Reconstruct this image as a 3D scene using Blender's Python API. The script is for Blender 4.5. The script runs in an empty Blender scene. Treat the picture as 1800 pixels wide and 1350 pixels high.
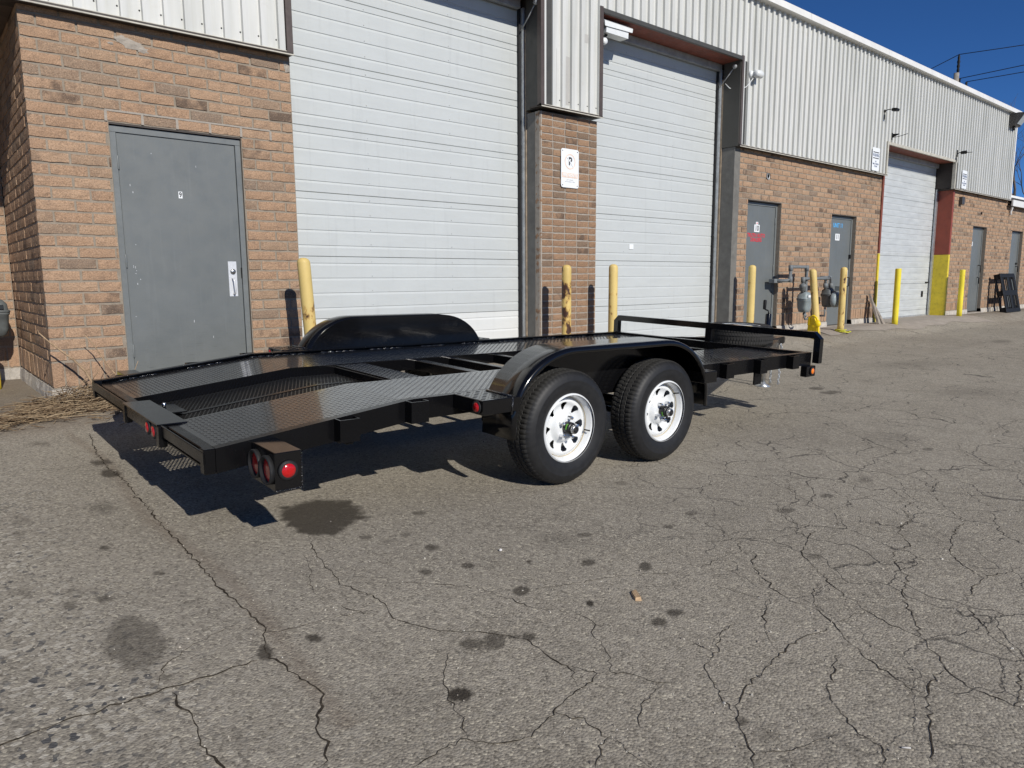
import bpy, math, random
import numpy as np
from mathutils import Matrix, Vector

scene = bpy.context.scene
COL = scene.collection
random.seed(7); RNG = np.random.default_rng(7)
R = math.radians

# ------------------------------------------------------------------ camera
CAM_R = Vector((0.7628155, -0.6465832, -0.0065327))
CAM_D = Vector((-0.0978492, -0.1054406, -0.9895998))
CAM_F = Vector((0.6391698, 0.7555213, -0.1436994))
cam_data = bpy.data.cameras.new('camera')
cam_data.sensor_fit = 'HORIZONTAL'; cam_data.sensor_width = 36.0
cam_data.lens = 1263.93 / 1800.0 * 36.0
cam_data.clip_start = 0.05; cam_data.clip_end = 1500.0
cam = bpy.data.objects.new('camera', cam_data); COL.objects.link(cam)
_m = Matrix((CAM_R, -CAM_D, -CAM_F)).transposed().to_4x4()
_m.translation = Vector((0.0, 0.0, 1.137))
cam.matrix_world = _m
scene.camera = cam

# ------------------------------------------------------------------ sky, sun, exposure
SUN_EL = R(31.4); SUN_AZ = math.atan2(-0.215, -1.62)      # where the sun stands, seen from above
world = bpy.data.worlds.new('World'); scene.world = world; world.use_nodes = True
wn = world.node_tree; bg = wn.nodes['Background']
sky = wn.nodes.new('ShaderNodeTexSky'); sky.sky_type = 'NISHITA'; sky.sun_disc = False
sky.sun_elevation = SUN_EL; sky.sun_rotation = SUN_AZ
sky.altitude = 100.0; sky.air_density = 0.5; sky.dust_density = 0.0; sky.ozone_density = 10.0
hs = wn.nodes.new('ShaderNodeHueSaturation'); hs.inputs['Saturation'].default_value = 1.05
wn.links.new(sky.outputs[0], hs.inputs['Color']); wn.links.new(hs.outputs[0], bg.inputs[0]); bg.inputs[1].default_value = 0.097
sun_data = bpy.data.lights.new('sun', 'SUN'); sun_data.energy = 4.3; sun_data.angle = R(0.5)
sun_data.color = (1.0, 0.955, 0.885)
sun = bpy.data.objects.new('sun', sun_data); COL.objects.link(sun)
sun.rotation_euler = Vector((0.215, 1.62, -1.0)).to_track_quat('-Z', 'Y').to_euler()
vs = scene.view_settings
vs.view_transform = 'Standard'; vs.look = 'None'; vs.exposure = 0.0; vs.gamma = 1.0; vs.use_curve_mapping = False
scene.cycles.max_bounces = 6; scene.cycles.diffuse_bounces = 3; scene.cycles.glossy_bounces = 4
scene.cycles.use_denoising = True

# ------------------------------------------------------------------ material helpers
class NT:
    def __init__(s, name):
        s.m = bpy.data.materials.new(name); s.m.use_nodes = True
        s.t = s.m.node_tree; s.b = s.t.nodes['Principled BSDF']
    def n(s, typ, **kw):
        x = s.t.nodes.new(typ)
        for k, v in kw.items():
            if k.startswith('i_'): x.inputs[k[2:].replace('_', ' ')].default_value = v
            elif k.startswith('n_'): x.inputs[int(k[2:])].default_value = v
            else: setattr(x, k, v)
        return x
    def l(s, a, b): s.t.links.new(a, b)
    def obj(s): return s.n('ShaderNodeTexCoord').outputs['Object']
    def gen(s): return s.n('ShaderNodeNewGeometry').outputs['Position']
    def noise(s, vec, scale, detail=4.0, rough=0.55):
        x = s.n('ShaderNodeTexNoise'); x.inputs['Scale'].default_value = scale
        x.inputs['Detail'].default_value = detail; x.inputs['Roughness'].default_value = rough
        s.l(vec, x.inputs['Vector']); return x.outputs['Fac']
    def ramp(s, fac, stops):
        x = s.n('ShaderNodeValToRGB'); e = x.color_ramp.elements
        while len(e) < len(stops): e.new(0.5)
        for q, (p, c) in zip(e, stops):
            q.position = p; q.color = (c, c, c, 1) if isinstance(c, (int, float)) else (*c, 1)
        s.l(fac, x.inputs[0]); return x.outputs[0]
    def mix(s, fac, a, b, mode='MIX'):
        x = s.n('ShaderNodeMix', data_type='RGBA', blend_type=mode)
        for v, i in ((fac, 0), (a, 6), (b, 7)):
            if hasattr(v, 'links'): s.l(v, x.inputs[i])
            else: x.inputs[i].default_value = v if i == 0 else (*v, 1)
        return x.outputs[2]
    def math(s, op, a, b=0.0, c=None):
        x = s.n('ShaderNodeMath', operation=op)
        for i, v in enumerate((a, b) if c is None else (a, b, c)):
            if hasattr(v, 'links'): s.l(v, x.inputs[i])
            else: x.inputs[i].default_value = v
        return x.outputs[0]
    def bump(s, h, strength=0.3, dist=0.01, base=None):
        x = s.n('ShaderNodeBump'); x.inputs['Strength'].default_value = strength; x.inputs['Distance'].default_value = dist
        s.l(h, x.inputs['Height'])
        if base is not None: s.l(base, x.inputs['Normal'])
        s.l(x.outputs[0], s.b.inputs['Normal']); return x.outputs[0]
    def set(s, col=None, rough=None, metal=None, spec=None, coat=None, coatr=None):
        for v, k in ((col, 'Base Color'), (rough, 'Roughness'), (metal, 'Metallic'), (spec, 'Specular IOR Level'), (coat, 'Coat Weight'), (coatr, 'Coat Roughness')):
            if v is None: continue
            i = s.b.inputs[k]
            if hasattr(v, 'links'): s.l(v, i)
            else: i.default_value = (*v, 1) if k == 'Base Color' else v
        return s.m

def painted(name, col, rough=0.45, var=0.12, scale=3.0, metal=0.0, spec=0.5, coat=0.0, bumps=0.0, bscale=60.0, dirt=None, dirtamt=0.4):
    t = NT(name); P = t.gen()
    nz = t.noise(P, scale, 5)
    lo = tuple(c * (1 - var) for c in col); hi = tuple(min(1, c * (1 + var)) for c in col)
    c = t.ramp(nz, [(0.3, lo), (0.7, hi)])
    if dirt:
        d = t.noise(P, scale * 3.1, 7, 0.7)
        c = t.mix(t.ramp(d, [(0.52, 0.0), (0.75, dirtamt)]), c, dirt)
    r = t.ramp(t.noise(P, scale * 4, 4), [(0.3, rough * 0.8), (0.7, min(1, rough * 1.2))])
    if bumps: t.bump(t.noise(P, bscale, 4), bumps, 0.002)
    return t.set(c, r, metal, spec, coat)

M = {}
# brick: a colour for each brick (object random + island random), mottled faces, coarse wire-cut relief
def brick_mat(name, tones, dark):
    t = NT(name); P = t.gen()
    oi = t.n('ShaderNodeObjectInfo').outputs['Random']; gi = t.n('ShaderNodeNewGeometry').outputs['Random Per Island']
    rnd = t.math('FRACT', t.math('ADD', t.math('MULTIPLY', oi, 7.13), t.math('MULTIPLY', gi, 5.71)))
    c = t.ramp(rnd, [(0.0, tones[0]), (0.35, tones[1]), (0.62, tones[2]), (0.86, tones[3]), (0.97, tones[4])])
    m1 = t.noise(P, 14.0, 6, 0.65)
    c = t.mix(t.ramp(m1, [(0.5, 0.0), (0.74, 0.75)]), c, dark)
    r2 = t.math('FRACT', t.math('MULTIPLY', rnd, 13.7))
    burn = t.math('MULTIPLY', t.ramp(r2, [(0.8, 0.0), (0.9, 1.0)]), t.ramp(t.noise(P, 6.0, 3), [(0.42, 0.0), (0.6, 0.85)]))
    c = t.mix(burn, c, (0.10, 0.075, 0.06))
    fine = t.noise(P, 120.0, 5, 0.72)
    c = t.mix(t.ramp(fine, [(0.32, 0.85), (0.5, 0.0)]), c, tuple(x * 0.40 for x in tones[1]))
    c = t.mix(t.ramp(fine, [(0.55, 0.0), (0.70, 0.8)]), c, tuple(min(1, x * 1.5) for x in tones[2]))
    h = t.math('ADD', t.math('MULTIPLY', fine, 0.6), t.noise(P, 70.0, 4))
    t.bump(h, 0.9, 0.007)
    return t.set(c, 0.95, spec=0.15)
M['brick'] = brick_mat('brick_clay', [(.372, .242, .156), (.40, .26, .167), (.432, .29, .189), (.348, .242, .163), (.25, .19, .142)], (.235, .16, .113))
M['brick_brown'] = brick_mat('brick_brown_clay', [(.29, .18, .110), (.32, .20, .125), (.345, .222, .14), (.265, .175, .115), (.205, .148, .105)], (.20, .138, .10))
def stone(name, col, var=.25, scale=8.0, bs=0.5, dist=.004):
    t = NT(name); P = t.gen(); a = t.noise(P, scale, 7, .65); f = t.noise(P, 160.0, 4, .7)
    c = t.ramp(a, [(.25, tuple(x * (1 - var) for x in col)), (.75, tuple(min(1, x * (1 + var)) for x in col))])
    c = t.mix(t.ramp(f, [(.25, .5), (.5, 0.)]), c, tuple(x * .5 for x in col))
    t.bump(t.math('ADD', a, f), bs, dist); return t.set(c, .93, spec=.2)
M['mortar'] = stone('mortar', (.29, .245, .192), .2, 20.)
M['mortar_pale'] = stone('mortar_pale', (.36, .32, .27), .2, 20.)
M['concrete'] = stone('foundation_concrete', (.50, .46, .40), .35, 9., .9, .012)
M['apron'] = stone('apron_concrete', (.33, .29, .245), .2, 6., .5, .004)
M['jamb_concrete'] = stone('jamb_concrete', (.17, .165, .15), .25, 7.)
def cladding_mat():
    t = NT('cladding_paint'); P = t.gen()
    mp = t.n('ShaderNodeMapping'); mp.inputs['Scale'].default_value = (5.0, 1.0, 0.35); t.l(P, mp.inputs[0])
    s = t.noise(mp.outputs[0], 1.6, 6, .6)
    c = t.ramp(s, [(.3, (.50, .505, .47)), (.6, (.63, .632, .60)), (.75, (.57, .565, .52))])
    d = t.noise(P, 7.0, 6, .7)
    c = t.mix(t.ramp(d, [(.6, 0.), (.85, .4)]), c, (.45, .41, .34))
    # rain-washed chalk: grime gathers at the foot of the sheets (a stain of its own, by height on the wall)
    return t.set(c, .42, spec=.45)
M['cladding'] = cladding_mat()
M['patch_grey'] = painted('patched_paint', (.44, .43, .40), .5, .06, 5.)
M['brown_trim'] = painted('brown_trim', (.085, .066, .056), .4, .15, 5.)
M['dark_soffit'] = painted('dark_soffit', (.045, .036, .03), .6, .2, 5.)
M['olive_metal'] = painted('olive_jamb_metal', (.062, .06, .052), .5, .1, 4.)
M['beige_flash'] = painted('beige_flashing', (.50, .475, .40), .5, .15, 8., dirt=(.2, .15, .1))
M['primer_red'] = painted('red_primer', (.20, .055, .032), .7, .25, 6., dirt=(.07, .03, .02), dirtamt=.6)
M['jamb_red'] = painted('red_jamb_paint', (.26, .055, .03), .5, .15, 5., dirt=(.12, .03, .02))
M['jamb_yellow'] = painted('yellow_jamb_paint', (.72, .56, .035), .5, .12, 5., dirt=(.2, .14, .03), dirtamt=.55)
M['fascia'] = painted('fascia_white', (.74, .73, .69), .4, .06, 3.)
M['door_grey'] = painted('service_door_grey', (.138, .149, .146), .42, .08, 2.2, bumps=.15, bscale=220., dirt=(.10, .10, .095), dirtamt=.5)
def door_mat():
    t = NT('service_door_grey'); P = t.gen(); a = t.noise(P, 2.2, 5)
    c = t.ramp(a, [(.3, (.128, .139, .136)), (.7, (.150, .161, .158))])
    m = t.n('ShaderNodeMapping'); m.inputs['Scale'].default_value = (3., 1., 38.); t.l(P, m.inputs[0])
    sz = t.n('ShaderNodeSeparateXYZ'); t.l(P, sz.inputs[0])
    low = t.ramp(sz.outputs[2], [(.45, 1.), (.95, .12)])      # shoe scuffs on the lower leaf
    c = t.mix(t.math('MULTIPLY', t.ramp(t.noise(m.outputs[0], 2.4, 4, .7), [(.58, 0.), (.68, .55)]), low), c, (.07, .072, .07))
    m3 = t.n('ShaderNodeMapping'); m3.inputs['Scale'].default_value = (16., 1., .9); t.l(P, m3.inputs[0])
    c = t.mix(t.ramp(t.noise(m3.outputs[0], 1.6, 5, .65), [(.56, 0.), (.75, .35)]), c, (.19, .20, .195))
    t.bump(t.noise(P, 220., 4), .15, .002)
    return t.set(c, t.ramp(t.noise(P, 9., 4), [(.3, .34), (.7, .52)]))
M['door_grey'] = door_mat()
M['frame_grey'] = painted('door_frame_grey', (.155, .166, .163), .42, .10, 4.)
def panel_mat(name, col, streak):
    t = NT(name); P = t.gen()
    mp = t.n('ShaderNodeMapping'); mp.inputs['Scale'].default_value = (1.2, 1.0, 5.0); t.l(P, mp.inputs[0])
    a = t.noise(mp.outputs[0], 2.2, 6, .6); b = t.noise(P, 1.1, 5, .6)
    c = t.ramp(a, [(.3, tuple(x * (1 - streak) for x in col)), (.7, col)])
    c = t.mix(t.ramp(b, [(.5, 0.), (.75, .35)]), c, tuple(x * .86 for x in col))
    t.bump(t.math('ADD', t.noise(P, 260., 3), t.math('MULTIPLY', t.noise(P, 2.6, 3), 9.)), .25, .004)
    m2 = t.n('ShaderNodeMapping'); m2.inputs['Scale'].default_value = (7., 1., .45); t.l(P, m2.inputs[0])
    c = t.mix(t.ramp(t.noise(m2.outputs[0], 2., 5, .6), [(.56, 0.), (.72, .28)]), c, tuple(x * .72 for x in col))
    sp_ = t.noise(P, 34., 4, .7); c = t.mix(t.ramp(sp_, [(.70, 0.), (.8, .5)]), c, tuple(x * .6 for x in col))
    return t.set(c, .38, spec=.45)
M['panel'] = panel_mat('bay_panel_white', (.53, .555, .545), .05)
M['panel_new'] = panel_mat('bay_panel_bright', (.67, .685, .665), .03)
M['panel_old'] = panel_mat('bay_panel_weathered', (.56, .585, .58), .22)
M['galv'] = painted('galvanised_steel', (.50, .52, .53), .38, .2, 12., metal=.75)
M['galv_dull'] = painted('dull_galvanised', (.36, .37, .37), .55, .2, 12., metal=.3)
M['rubber'] = painted('rubber', (.008, .008, .0085), .7, .2, 10.)
M['wood_strip'] = painted('weathered_wood', (.30, .235, .165), .85, .3, 14., dirt=(.12, .1, .08))
M['grey_wood'] = painted('grey_plank_wood', (.27, .235, .195), .9, .35, 18., dirt=(.1, .085, .07), bumps=.5, bscale=90.)
M['chip_wood'] = painted('split_wood', (.48, .33, .19), .9, .3, 60.)
# trailer
def black_paint(name, rough, base=(.0040, .0040, .0046), wav=.04, coat=.0, spec=.42):
    t = NT(name); P = t.gen()
    t.bump(t.noise(P, 22., 4, .6), wav, .004)
    r = t.ramp(t.noise(P, 9., 4), [(.3, rough * .75), (.75, rough * 1.35)])
    return t.set(base, r, 0., spec, coat, .06)
M['gloss'] = black_paint('gloss_black_paint', .15, coat=.15)
M['plate'] = black_paint('tread_plate_paint', .20, (.009, .009, .0095), .06, .55)
M['mesh_paint'] = black_paint('mesh_paint', .36, (.016, .016, .016), .12)
M['frame'] = black_paint('frame_black_paint', .24, spec=.24)
def weld():
    t = NT('weld_bead_paint'); P = t.gen(); t.bump(t.noise(P, 120., 3), .9, .006); return t.set((.008, .008, .009), .18, 0., .6, .5)
M['weld'] = weld()
def tyre_mat():
    t = NT('tyre_rubber'); P = t.gen(); nz = t.noise(P, 30., 5)
    c = t.ramp(nz, [(.3, (.010, .010, .0105)), (.7, (.017, .017, .0172))]); t.bump(t.noise(P, 300., 3), .15, .001)
    return t.set(c, .55, spec=.4)
M['tyre'] = tyre_mat()
M['tread'] = painted('tyre_tread_rubber', (.024, .023, .021), .85, .25, 30.)
M['rim'] = painted('white_wheel_paint', (.73, .745, .74), .28, .03, 8., coat=.3)
M['rim_glue'] = painted('ochre_seam', (.55, .43, .22), .6, .2, 30.)
M['hub_black'] = painted('hub_black', (.012, .012, .012), .45, .2, 20.)
M['steel'] = painted('bare_steel', (.45, .45, .44), .3, .2, 40., metal=.9)
M['chrome'] = painted('chrome', (.72, .73, .75), .22, .05, 20., metal=1.)
M['satin'] = painted('satin_aluminium', (.66, .67, .68), .42, .05, 20., metal=.25)
M['green_tag'] = painted('green_sticker', (.17, .55, .05), .5, .1, 40.)
def lens(name, col):
    t = NT(name); P = t.gen(); v = t.n('ShaderNodeTexVoronoi'); v.inputs['Scale'].default_value = 130.; t.l(P, v.inputs['Vector'])
    t.bump(v.outputs['Distance'], .35, .002); t.b.inputs['Subsurface Weight'].default_value = .25
    t.b.inputs['Subsurface Radius'].default_value = (.01, .001, .001)
    return t.set(col, .14, 0., .5, .5)
M['red_lens'] = lens('red_lens', (.46, .006, .008)); M['amber_lens'] = lens('amber_lens', (.85, .20, .004))
# yellow posts
def bollard_mat(name, col, rust, amt):
    t = NT(name); P = t.obj(); oi = t.n('ShaderNodeObjectInfo').outputs['Random']
    ad = t.n('ShaderNodeVectorMath', operation='ADD'); t.l(P, ad.inputs[0])
    cb = t.n('ShaderNodeCombineXYZ'); t.l(t.math('MULTIPLY', oi, 31.), cb.inputs[0]); t.l(cb.outputs[0], ad.inputs[1])
    Q = ad.outputs[0]
    mp = t.n('ShaderNodeMapping'); mp.inputs['Scale'].default_value = (1., 1., .55); t.l(Q, mp.inputs[0])
    a = t.noise(mp.outputs[0], 9., 6, .62); b = t.noise(Q, 3., 4)
    c = t.ramp(b, [(.3, tuple(x * .86 for x in col)), (.7, tuple(min(1, x * 1.08) for x in col))])
    sp = t.noise(Q, 60., 3); c = t.mix(t.ramp(sp, [(.68, 0.), (.76, .45)]), c, (.30, .17, .05))
    k = t.ramp(a, [(amt - .05, 0.), (amt, .55), (amt + .03, 1.)])
    c = t.mix(t.ramp(a, [(amt - .09, 0.), (amt, .6)]), c, (.62, .33, .08))
    c = t.mix(k, c, rust)
    t.bump(t.math('SUBTRACT', 1., k), .5, .003)
    return t.set(c, .55, spec=.4)
M['bollard'] = bollard_mat('faded_yellow_paint', (.68, .51, .185), (.055, .028, .018), .635)
M['bollard_rusty'] = bollard_mat('rusting_yellow_paint', (.66, .48, .16), (.06, .026, .015), .535)
M['bollard_new'] = bollard_mat('fresh_yellow_paint', (.80, .66, .04), (.05, .035, .02), .72)
M['meter_grey'] = painted('gas_meter_grey', (.25, .295, .305), .45, .15, 12., dirt=(.16, .16, .15))
M['pipe_grey'] = painted('gas_pipe_grey', (.16, .175, .18), .6, .2, 14., dirt=(.06, .05, .045))
M['meter_dark'] = painted('dark_meter_grey', (.10, .11, .11), .5, .2, 12.)
M['sign_white'] = painted('sign_white', (.80, .82, .82), .35, .03, 6.)
M['sign_orange'] = painted('faded_orange_ink', (.80, .45, .22), .5, .2, 30.)
M['sign_pale'] = painted('bleached_orange_ink', (.80, .62, .50), .5, .1, 30.)
M['ink_black'] = painted('black_ink', (.012, .012, .014), .5, .1, 30.)
M['ink_grey'] = painted('sun_bleached_ink', (.66, .68, .69), .5, .05, 30.)
M['ink_blue'] = painted('blue_grey_ink', (.20, .24, .33), .5, .1, 30.)
M['text_red'] = painted('red_lettering', (.62, .03, .045), .5, .1, 30.)
M['text_blue'] = painted('blue_lettering', (.09, .42, .80), .45, .1, 30.)
M['camera_white'] = painted('camera_white', (.72, .74, .73), .35, .06, 10.)
M['black_plastic'] = painted('black_plastic', (.012, .012, .012), .6, .2, 20., spec=.25)
M['glass_dark'] = painted('dark_glass', (.03, .035, .04), .06, .1, 10.)
M['lamp_bronze'] = painted('bronze_lamp', (.06, .055, .05), .45, .15, 12.)
M['lamp_glass'] = painted('lamp_glass', (.45, .50, .52), .12, .1, 12.)
M['clamp_yellow'] = painted('clamp_yellow', (.88, .62, .005), .4, .08, 12.)
M['strap_yellow'] = painted('strap_yellow', (.62, .60, .06), .7, .3, 40., dirt=(.1, .09, .04))
M['pole_wood'] = painted('pole_wood', (.30, .27, .23), .9, .25, 5.)
M['wire'] = painted('wire', (.02, .02, .02), .6, .1, 5.)
M['bark'] = painted('bark', (.12, .095, .08), .95, .3, 6.)
M['pebble'] = painted('pebble', (.62, .60, .57), .8, .2, 40.)
def grit():
    t = NT('grit_stone'); r = t.n('ShaderNodeNewGeometry').outputs['Random Per Island']
    return t.set(t.ramp(r, [(0., (.10, .09, .08)), (.4, (.28, .25, .21)), (.8, (.45, .41, .34)), (1., (.6, .57, .5))]), .95, spec=.2)
M['grit'] = grit()
def straw():
    t = NT('dry_straw'); r = t.n('ShaderNodeNewGeometry').outputs['Random Per Island']
    c = t.ramp(r, [(0., (.07, .045, .028)), (.3, (.17, .115, .068)), (.6, (.29, .21, .125)), (.85, (.42, .325, .21)), (1., (.11, .07, .04))])
    return t.set(c, .9, spec=.2)
M['straw'] = straw()
M['stalk'] = painted('dry_stalk', (.36, .25, .15), .9, .35, 40.)

def asphalt():
    t = NT('asphalt'); P = t.gen()
    def at(nm):
        x = t.n('ShaderNodeAttribute'); x.attribute_name = nm; return x.outputs['Fac']
    st, dirt, coarse = at('stain'), at('dirt'), at('coarse')
    def vor(sc, feat='F1'):
        x = t.n('ShaderNodeTexVoronoi', feature=feat); x.inputs['Scale'].default_value = sc; t.l(P, x.inputs['Vector']); return x
    big = t.noise(P, .55, 5, .6); mid = t.noise(P, 3.2, 6, .6)
    c = t.ramp(big, [(.25, (.262, .233, .187)), (.5, (.320, .286, .231)), (.75, (.366, .330, .269))])
    c = t.mix(t.ramp(mid, [(.42, 0.), (.75, .5)]), c, (.220, .194, .152))
    v1 = vor(120.); v2 = vor(62.)
    sep = t.n('ShaderNodeSeparateColor'); t.l(v1.outputs['Color'], sep.inputs[0])
    c = t.mix(t.ramp(sep.outputs[0], [(.0, .0), (.62, .0), (.85, .35), (1., .9)]), c, (.52, .47, .365))
    c = t.mix(t.ramp(sep.outputs[1], [(.62, 0.), (.95, .6)]), c, (.085, .074, .058))
    sep2 = t.n('ShaderNodeSeparateColor'); t.l(v2.outputs['Color'], sep2.inputs[0])
    c = t.mix(t.math('MULTIPLY', t.ramp(sep2.outputs[0], [(.72, 0.), (.9, .9)]), t.math('ADD', t.math('MULTIPLY', coarse, .7), .12)), c, (.52, .48, .40))
    c = t.mix(t.math('MULTIPLY', t.ramp(sep2.outputs[1], [(.90, 0.), (.95, .9)]), coarse), c, (.07, .072, .075))
    gr = t.noise(P, 420., 3, .7)
    c = t.mix(t.ramp(gr, [(.2, .6), (.48, 0.)]), c, (.11, .10, .088))
    # hairline crazing, stronger away from the building
    wv = t.noise(P, 2.4, 3); wc = t.n('ShaderNodeVectorMath', operation='ADD'); t.l(P, wc.inputs[0])
    cb = t.n('ShaderNodeCombineXYZ'); t.l(t.math('MULTIPLY', wv, .5), cb.inputs[0]); t.l(t.math('MULTIPLY', mid, .3), cb.inputs[1]); t.l(cb.outputs[0], wc.inputs[1])
    ve = t.n('ShaderNodeTexVoronoi', feature='DISTANCE_TO_EDGE'); ve.inputs['Scale'].default_value = 2.7; t.l(wc.outputs[0], ve.inputs['Vector'])
    cz = at('craze'); hair = t.math('MULTIPLY', t.math('MULTIPLY', t.ramp(ve.outputs['Distance'], [(.003, 1.), (.011, 0.)]), t.ramp(t.noise(P, 1.3, 3), [(.33, 0.), (.46, 1.)])), cz)
    c = t.mix(t.math('MULTIPLY', hair, .85), c, (.045, .04, .035))
    c = t.mix(t.math('MULTIPLY', dirt, t.ramp(t.noise(P, 9., 6, .7), [(.25, .4), (.7, 1.)])), c, (.175, .135, .098))
    c = t.mix(t.math('MULTIPLY', st, 1.05), c, (.048, .040, .030))
    h = t.math('ADD', t.math('MULTIPLY', v1.outputs['Distance'], -1.1), t.math('MULTIPLY', gr, .45))
    h = t.math('SUBTRACT', t.math('ADD', h, t.math('MULTIPLY', mid, .5)), t.math('MULTIPLY', hair, 1.2))
    t.bump(h, .5, .006)
    return t.set(c, t.math('SUBTRACT', .93, t.math('MULTIPLY', st, .15)), spec=.25)
M['asphalt'] = asphalt()
def crack_mat():
    t = NT('crack_fill'); P = t.gen(); c = t.ramp(t.noise(P, 40., 5, .7), [(.35, (.026, .022, .018)), (.55, (.06, .05, .038)), (.70, (.15, .125, .095))]); return t.set(c, 1., spec=.05)
M['crack'] = crack_mat()

# ------------------------------------------------------------------ mesh helpers
class MB:
    """collects boxes, lofts, tubes and lathes; build() links them as one mesh object"""
    def __init__(s): s.v = []; s.f = []; s.mi = []; s.sm = []; s.cur = 0; s.smooth = False
    def add(s, V, F):
        o = len(s.v); s.v += [tuple(map(float, p)) for p in V]
        for f in F: s.f.append(tuple(i + o for i in f)); s.mi.append(s.cur); s.sm.append(s.smooth)
        return s
    def hexa(s, P):      # 8 corners: bottom loop then top loop
        return s.add(P, [(0, 3, 2, 1), (4, 5, 6, 7), (0, 1, 5, 4), (1, 2, 6, 5), (2, 3, 7, 6), (3, 0, 4, 7)])
    def box(s, x0, x1, y0, y1, z0, z1, ch=0.0):
        if ch <= 0:
            return s.hexa([(x0, y0, z0), (x1, y0, z0), (x1, y1, z0), (x0, y1, z0), (x0, y0, z1), (x1, y0, z1), (x1, y1, z1), (x0, y1, z1)])
        def loop(z, d): return [(x0 + d, y0, z), (x1 - d, y0, z), (x1, y0 + d, z), (x1, y1 - d, z), (x1 - d, y1, z), (x0 + d, y1, z), (x0, y1 - d, z), (x0, y0 + d, z)]
        def ins(z): 
            e = ch
            return [(x0 + 2*e, y0 + e, z), (x1 - 2*e, y0 + e, z), (x1 - e, y0 + 2*e, z), (x1 - e, y1 - 2*e, z), (x1 - 2*e, y1 - e, z), (x0 + 2*e, y1 - e, z), (x0 + e, y1 - 2*e, z), (x0 + e, y0 + 2*e, z)]
        return s.loft([ins(z0), loop(z0 + ch, ch), loop(z1 - ch, ch), ins(z1)])
    def loft(s, L, cap=True, closed=True):
        n = len(L[0]); V = [p for l in L for p in l]; F = []
        for a in range(len(L) - 1):
            for i in range(n if closed else n - 1):
                j = (i + 1) % n
                F.append((a * n + i, a * n + j, (a + 1) * n + j, (a + 1) * n + i))
        if cap: F.append(tuple(range(n - 1, -1, -1))); F.append(tuple((len(L) - 1) * n + i for i in range(n)))
        return s.add(V, F)
    def tube(s, pts, r, n=8, cap=True):
        P = [Vector(p) for p in pts]; L = []
        rr = r if isinstance(r, (list, tuple)) else [r] * len(P)
        up = Vector((0, 0, 1)); prev = None
        for i, p in enumerate(P):
            t = (P[min(i + 1, len(P) - 1)] - P[max(i - 1, 0)]).normalized()
            if prev is None:
                a = t.cross(up) if abs(t.dot(up)) < .95 else t.cross(Vector((1, 0, 0)))
            else: a = prev - t * prev.dot(t)
            a.normalize(); prev = a; b = t.cross(a)
            L.append([p + (a * math.cos(2 * math.pi * k / n) + b * math.sin(2 * math.pi * k / n)) * rr[i] for k in range(n)])
        o = s.smooth; s.smooth = True; s.loft(L, cap); s.smooth = o; return s
    def lathe(s, prof, c=(0, 0, 0), axis='z', n=24, cap=True, smooth=True):
        L = []
        for r, a in prof:
            lp = []
            for k in range(n):
                t = 2 * math.pi * k / n; x, y = r * math.cos(t), r * math.sin(t)
                q = (x, y, a) if axis == 'z' else ((x, a, -y) if axis == 'y' else (a, x, y))
                lp.append((c[0] + q[0], c[1] + q[1], c[2] + q[2]))
            L.append(lp)
        o = s.smooth; s.smooth = smooth; s.loft(L, cap); s.smooth = o; return s
    def build(s, name, mats, parent=None, loc=None, bevel=0.0):
        me = bpy.data.meshes.new(name); me.from_pydata(s.v, [], s.f)
        mats = mats if isinstance(mats, (list, tuple)) else [mats]
        for m in mats: me.materials.append(M[m] if isinstance(m, str) else m)
        me.polygons.foreach_set('material_index', s.mi); me.polygons.foreach_set('use_smooth', s.sm)
        me.validate(); me.update()
        return link(name, me, parent, loc)

def link(name, me, parent=None, loc=None):
    o = bpy.data.objects.new(name, me); COL.objects.link(o)
    if parent is not None: o.parent = parent
    if loc is not None: o.location = loc
    return o
def empty(name, loc=(0, 0, 0), parent=None):
    o = bpy.data.objects.new(name, None); COL.objects.link(o); o.location = loc; o.empty_display_size = .1
    if parent is not None: o.parent = parent
    return o
def tag(o, label=None, cat=None, group=None, kind=None):
    for k, v in (('label', label), ('category', cat), ('group', group), ('kind', kind)):
        if v: o[k] = v
    return o
def copy_tree(o, parent=None):
    c = o.copy(); COL.objects.link(c); c.parent = parent
    for ch in list(o.children): copy_tree(ch, c)
    return c
def rbox(name, mat, dims, parent=None, ch=.004):
    return MB().box(*dims, ch=ch).build(name, mat, parent)
def text(name, body, size, mat, parent, loc, squeeze=1.0, bold=0.0, rot=(math.pi / 2, 0, 0)):
    cu = bpy.data.curves.new(name, 'FONT'); cu.body = body; cu.size = size; cu.align_x = 'CENTER'; cu.align_y = 'CENTER'
    cu.offset = bold; cu.extrude = .0008; cu.resolution_u = 3
    tmp = bpy.data.objects.new('tmp_text', cu); COL.objects.link(tmp)
    dg = bpy.context.evaluated_depsgraph_get(); me = bpy.data.meshes.new_from_object(tmp.evaluated_get(dg))
    bpy.data.objects.remove(tmp); me.materials.clear(); me.materials.append(M[mat])
    o = link(name, me, parent, loc); o.rotation_euler = rot; o.scale = (squeeze, 1, 1); return o

# ------------------------------------------------------------------ ground
TU = Vector((0.99993501, 0.00036122, -0.01139483)); TV = Vector((0.0, 0.9995001, 0.03161557)); TN = TU.cross(TV).normalized()
TB = Vector((1.9503, 2.9811, 0.0160))
def sms(a, b, t):
    t = np.clip((t - a) / (b - a), 0, 1); return t * t * (3 - 2 * t)
def gz(x, y):
    x = np.asarray(x, float); y = np.asarray(y, float)
    z = TB.z - (TN.x * (np.clip(x, -1.5, 8.0) - TB.x) + TN.y * (np.clip(y, -3, 6.5) - TB.y)) / TN.z
    w = sms(5.45, 6.3, y); return z * (1 - w) + .19 * w
def g(x, y): return float(gz(x, y))

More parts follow.
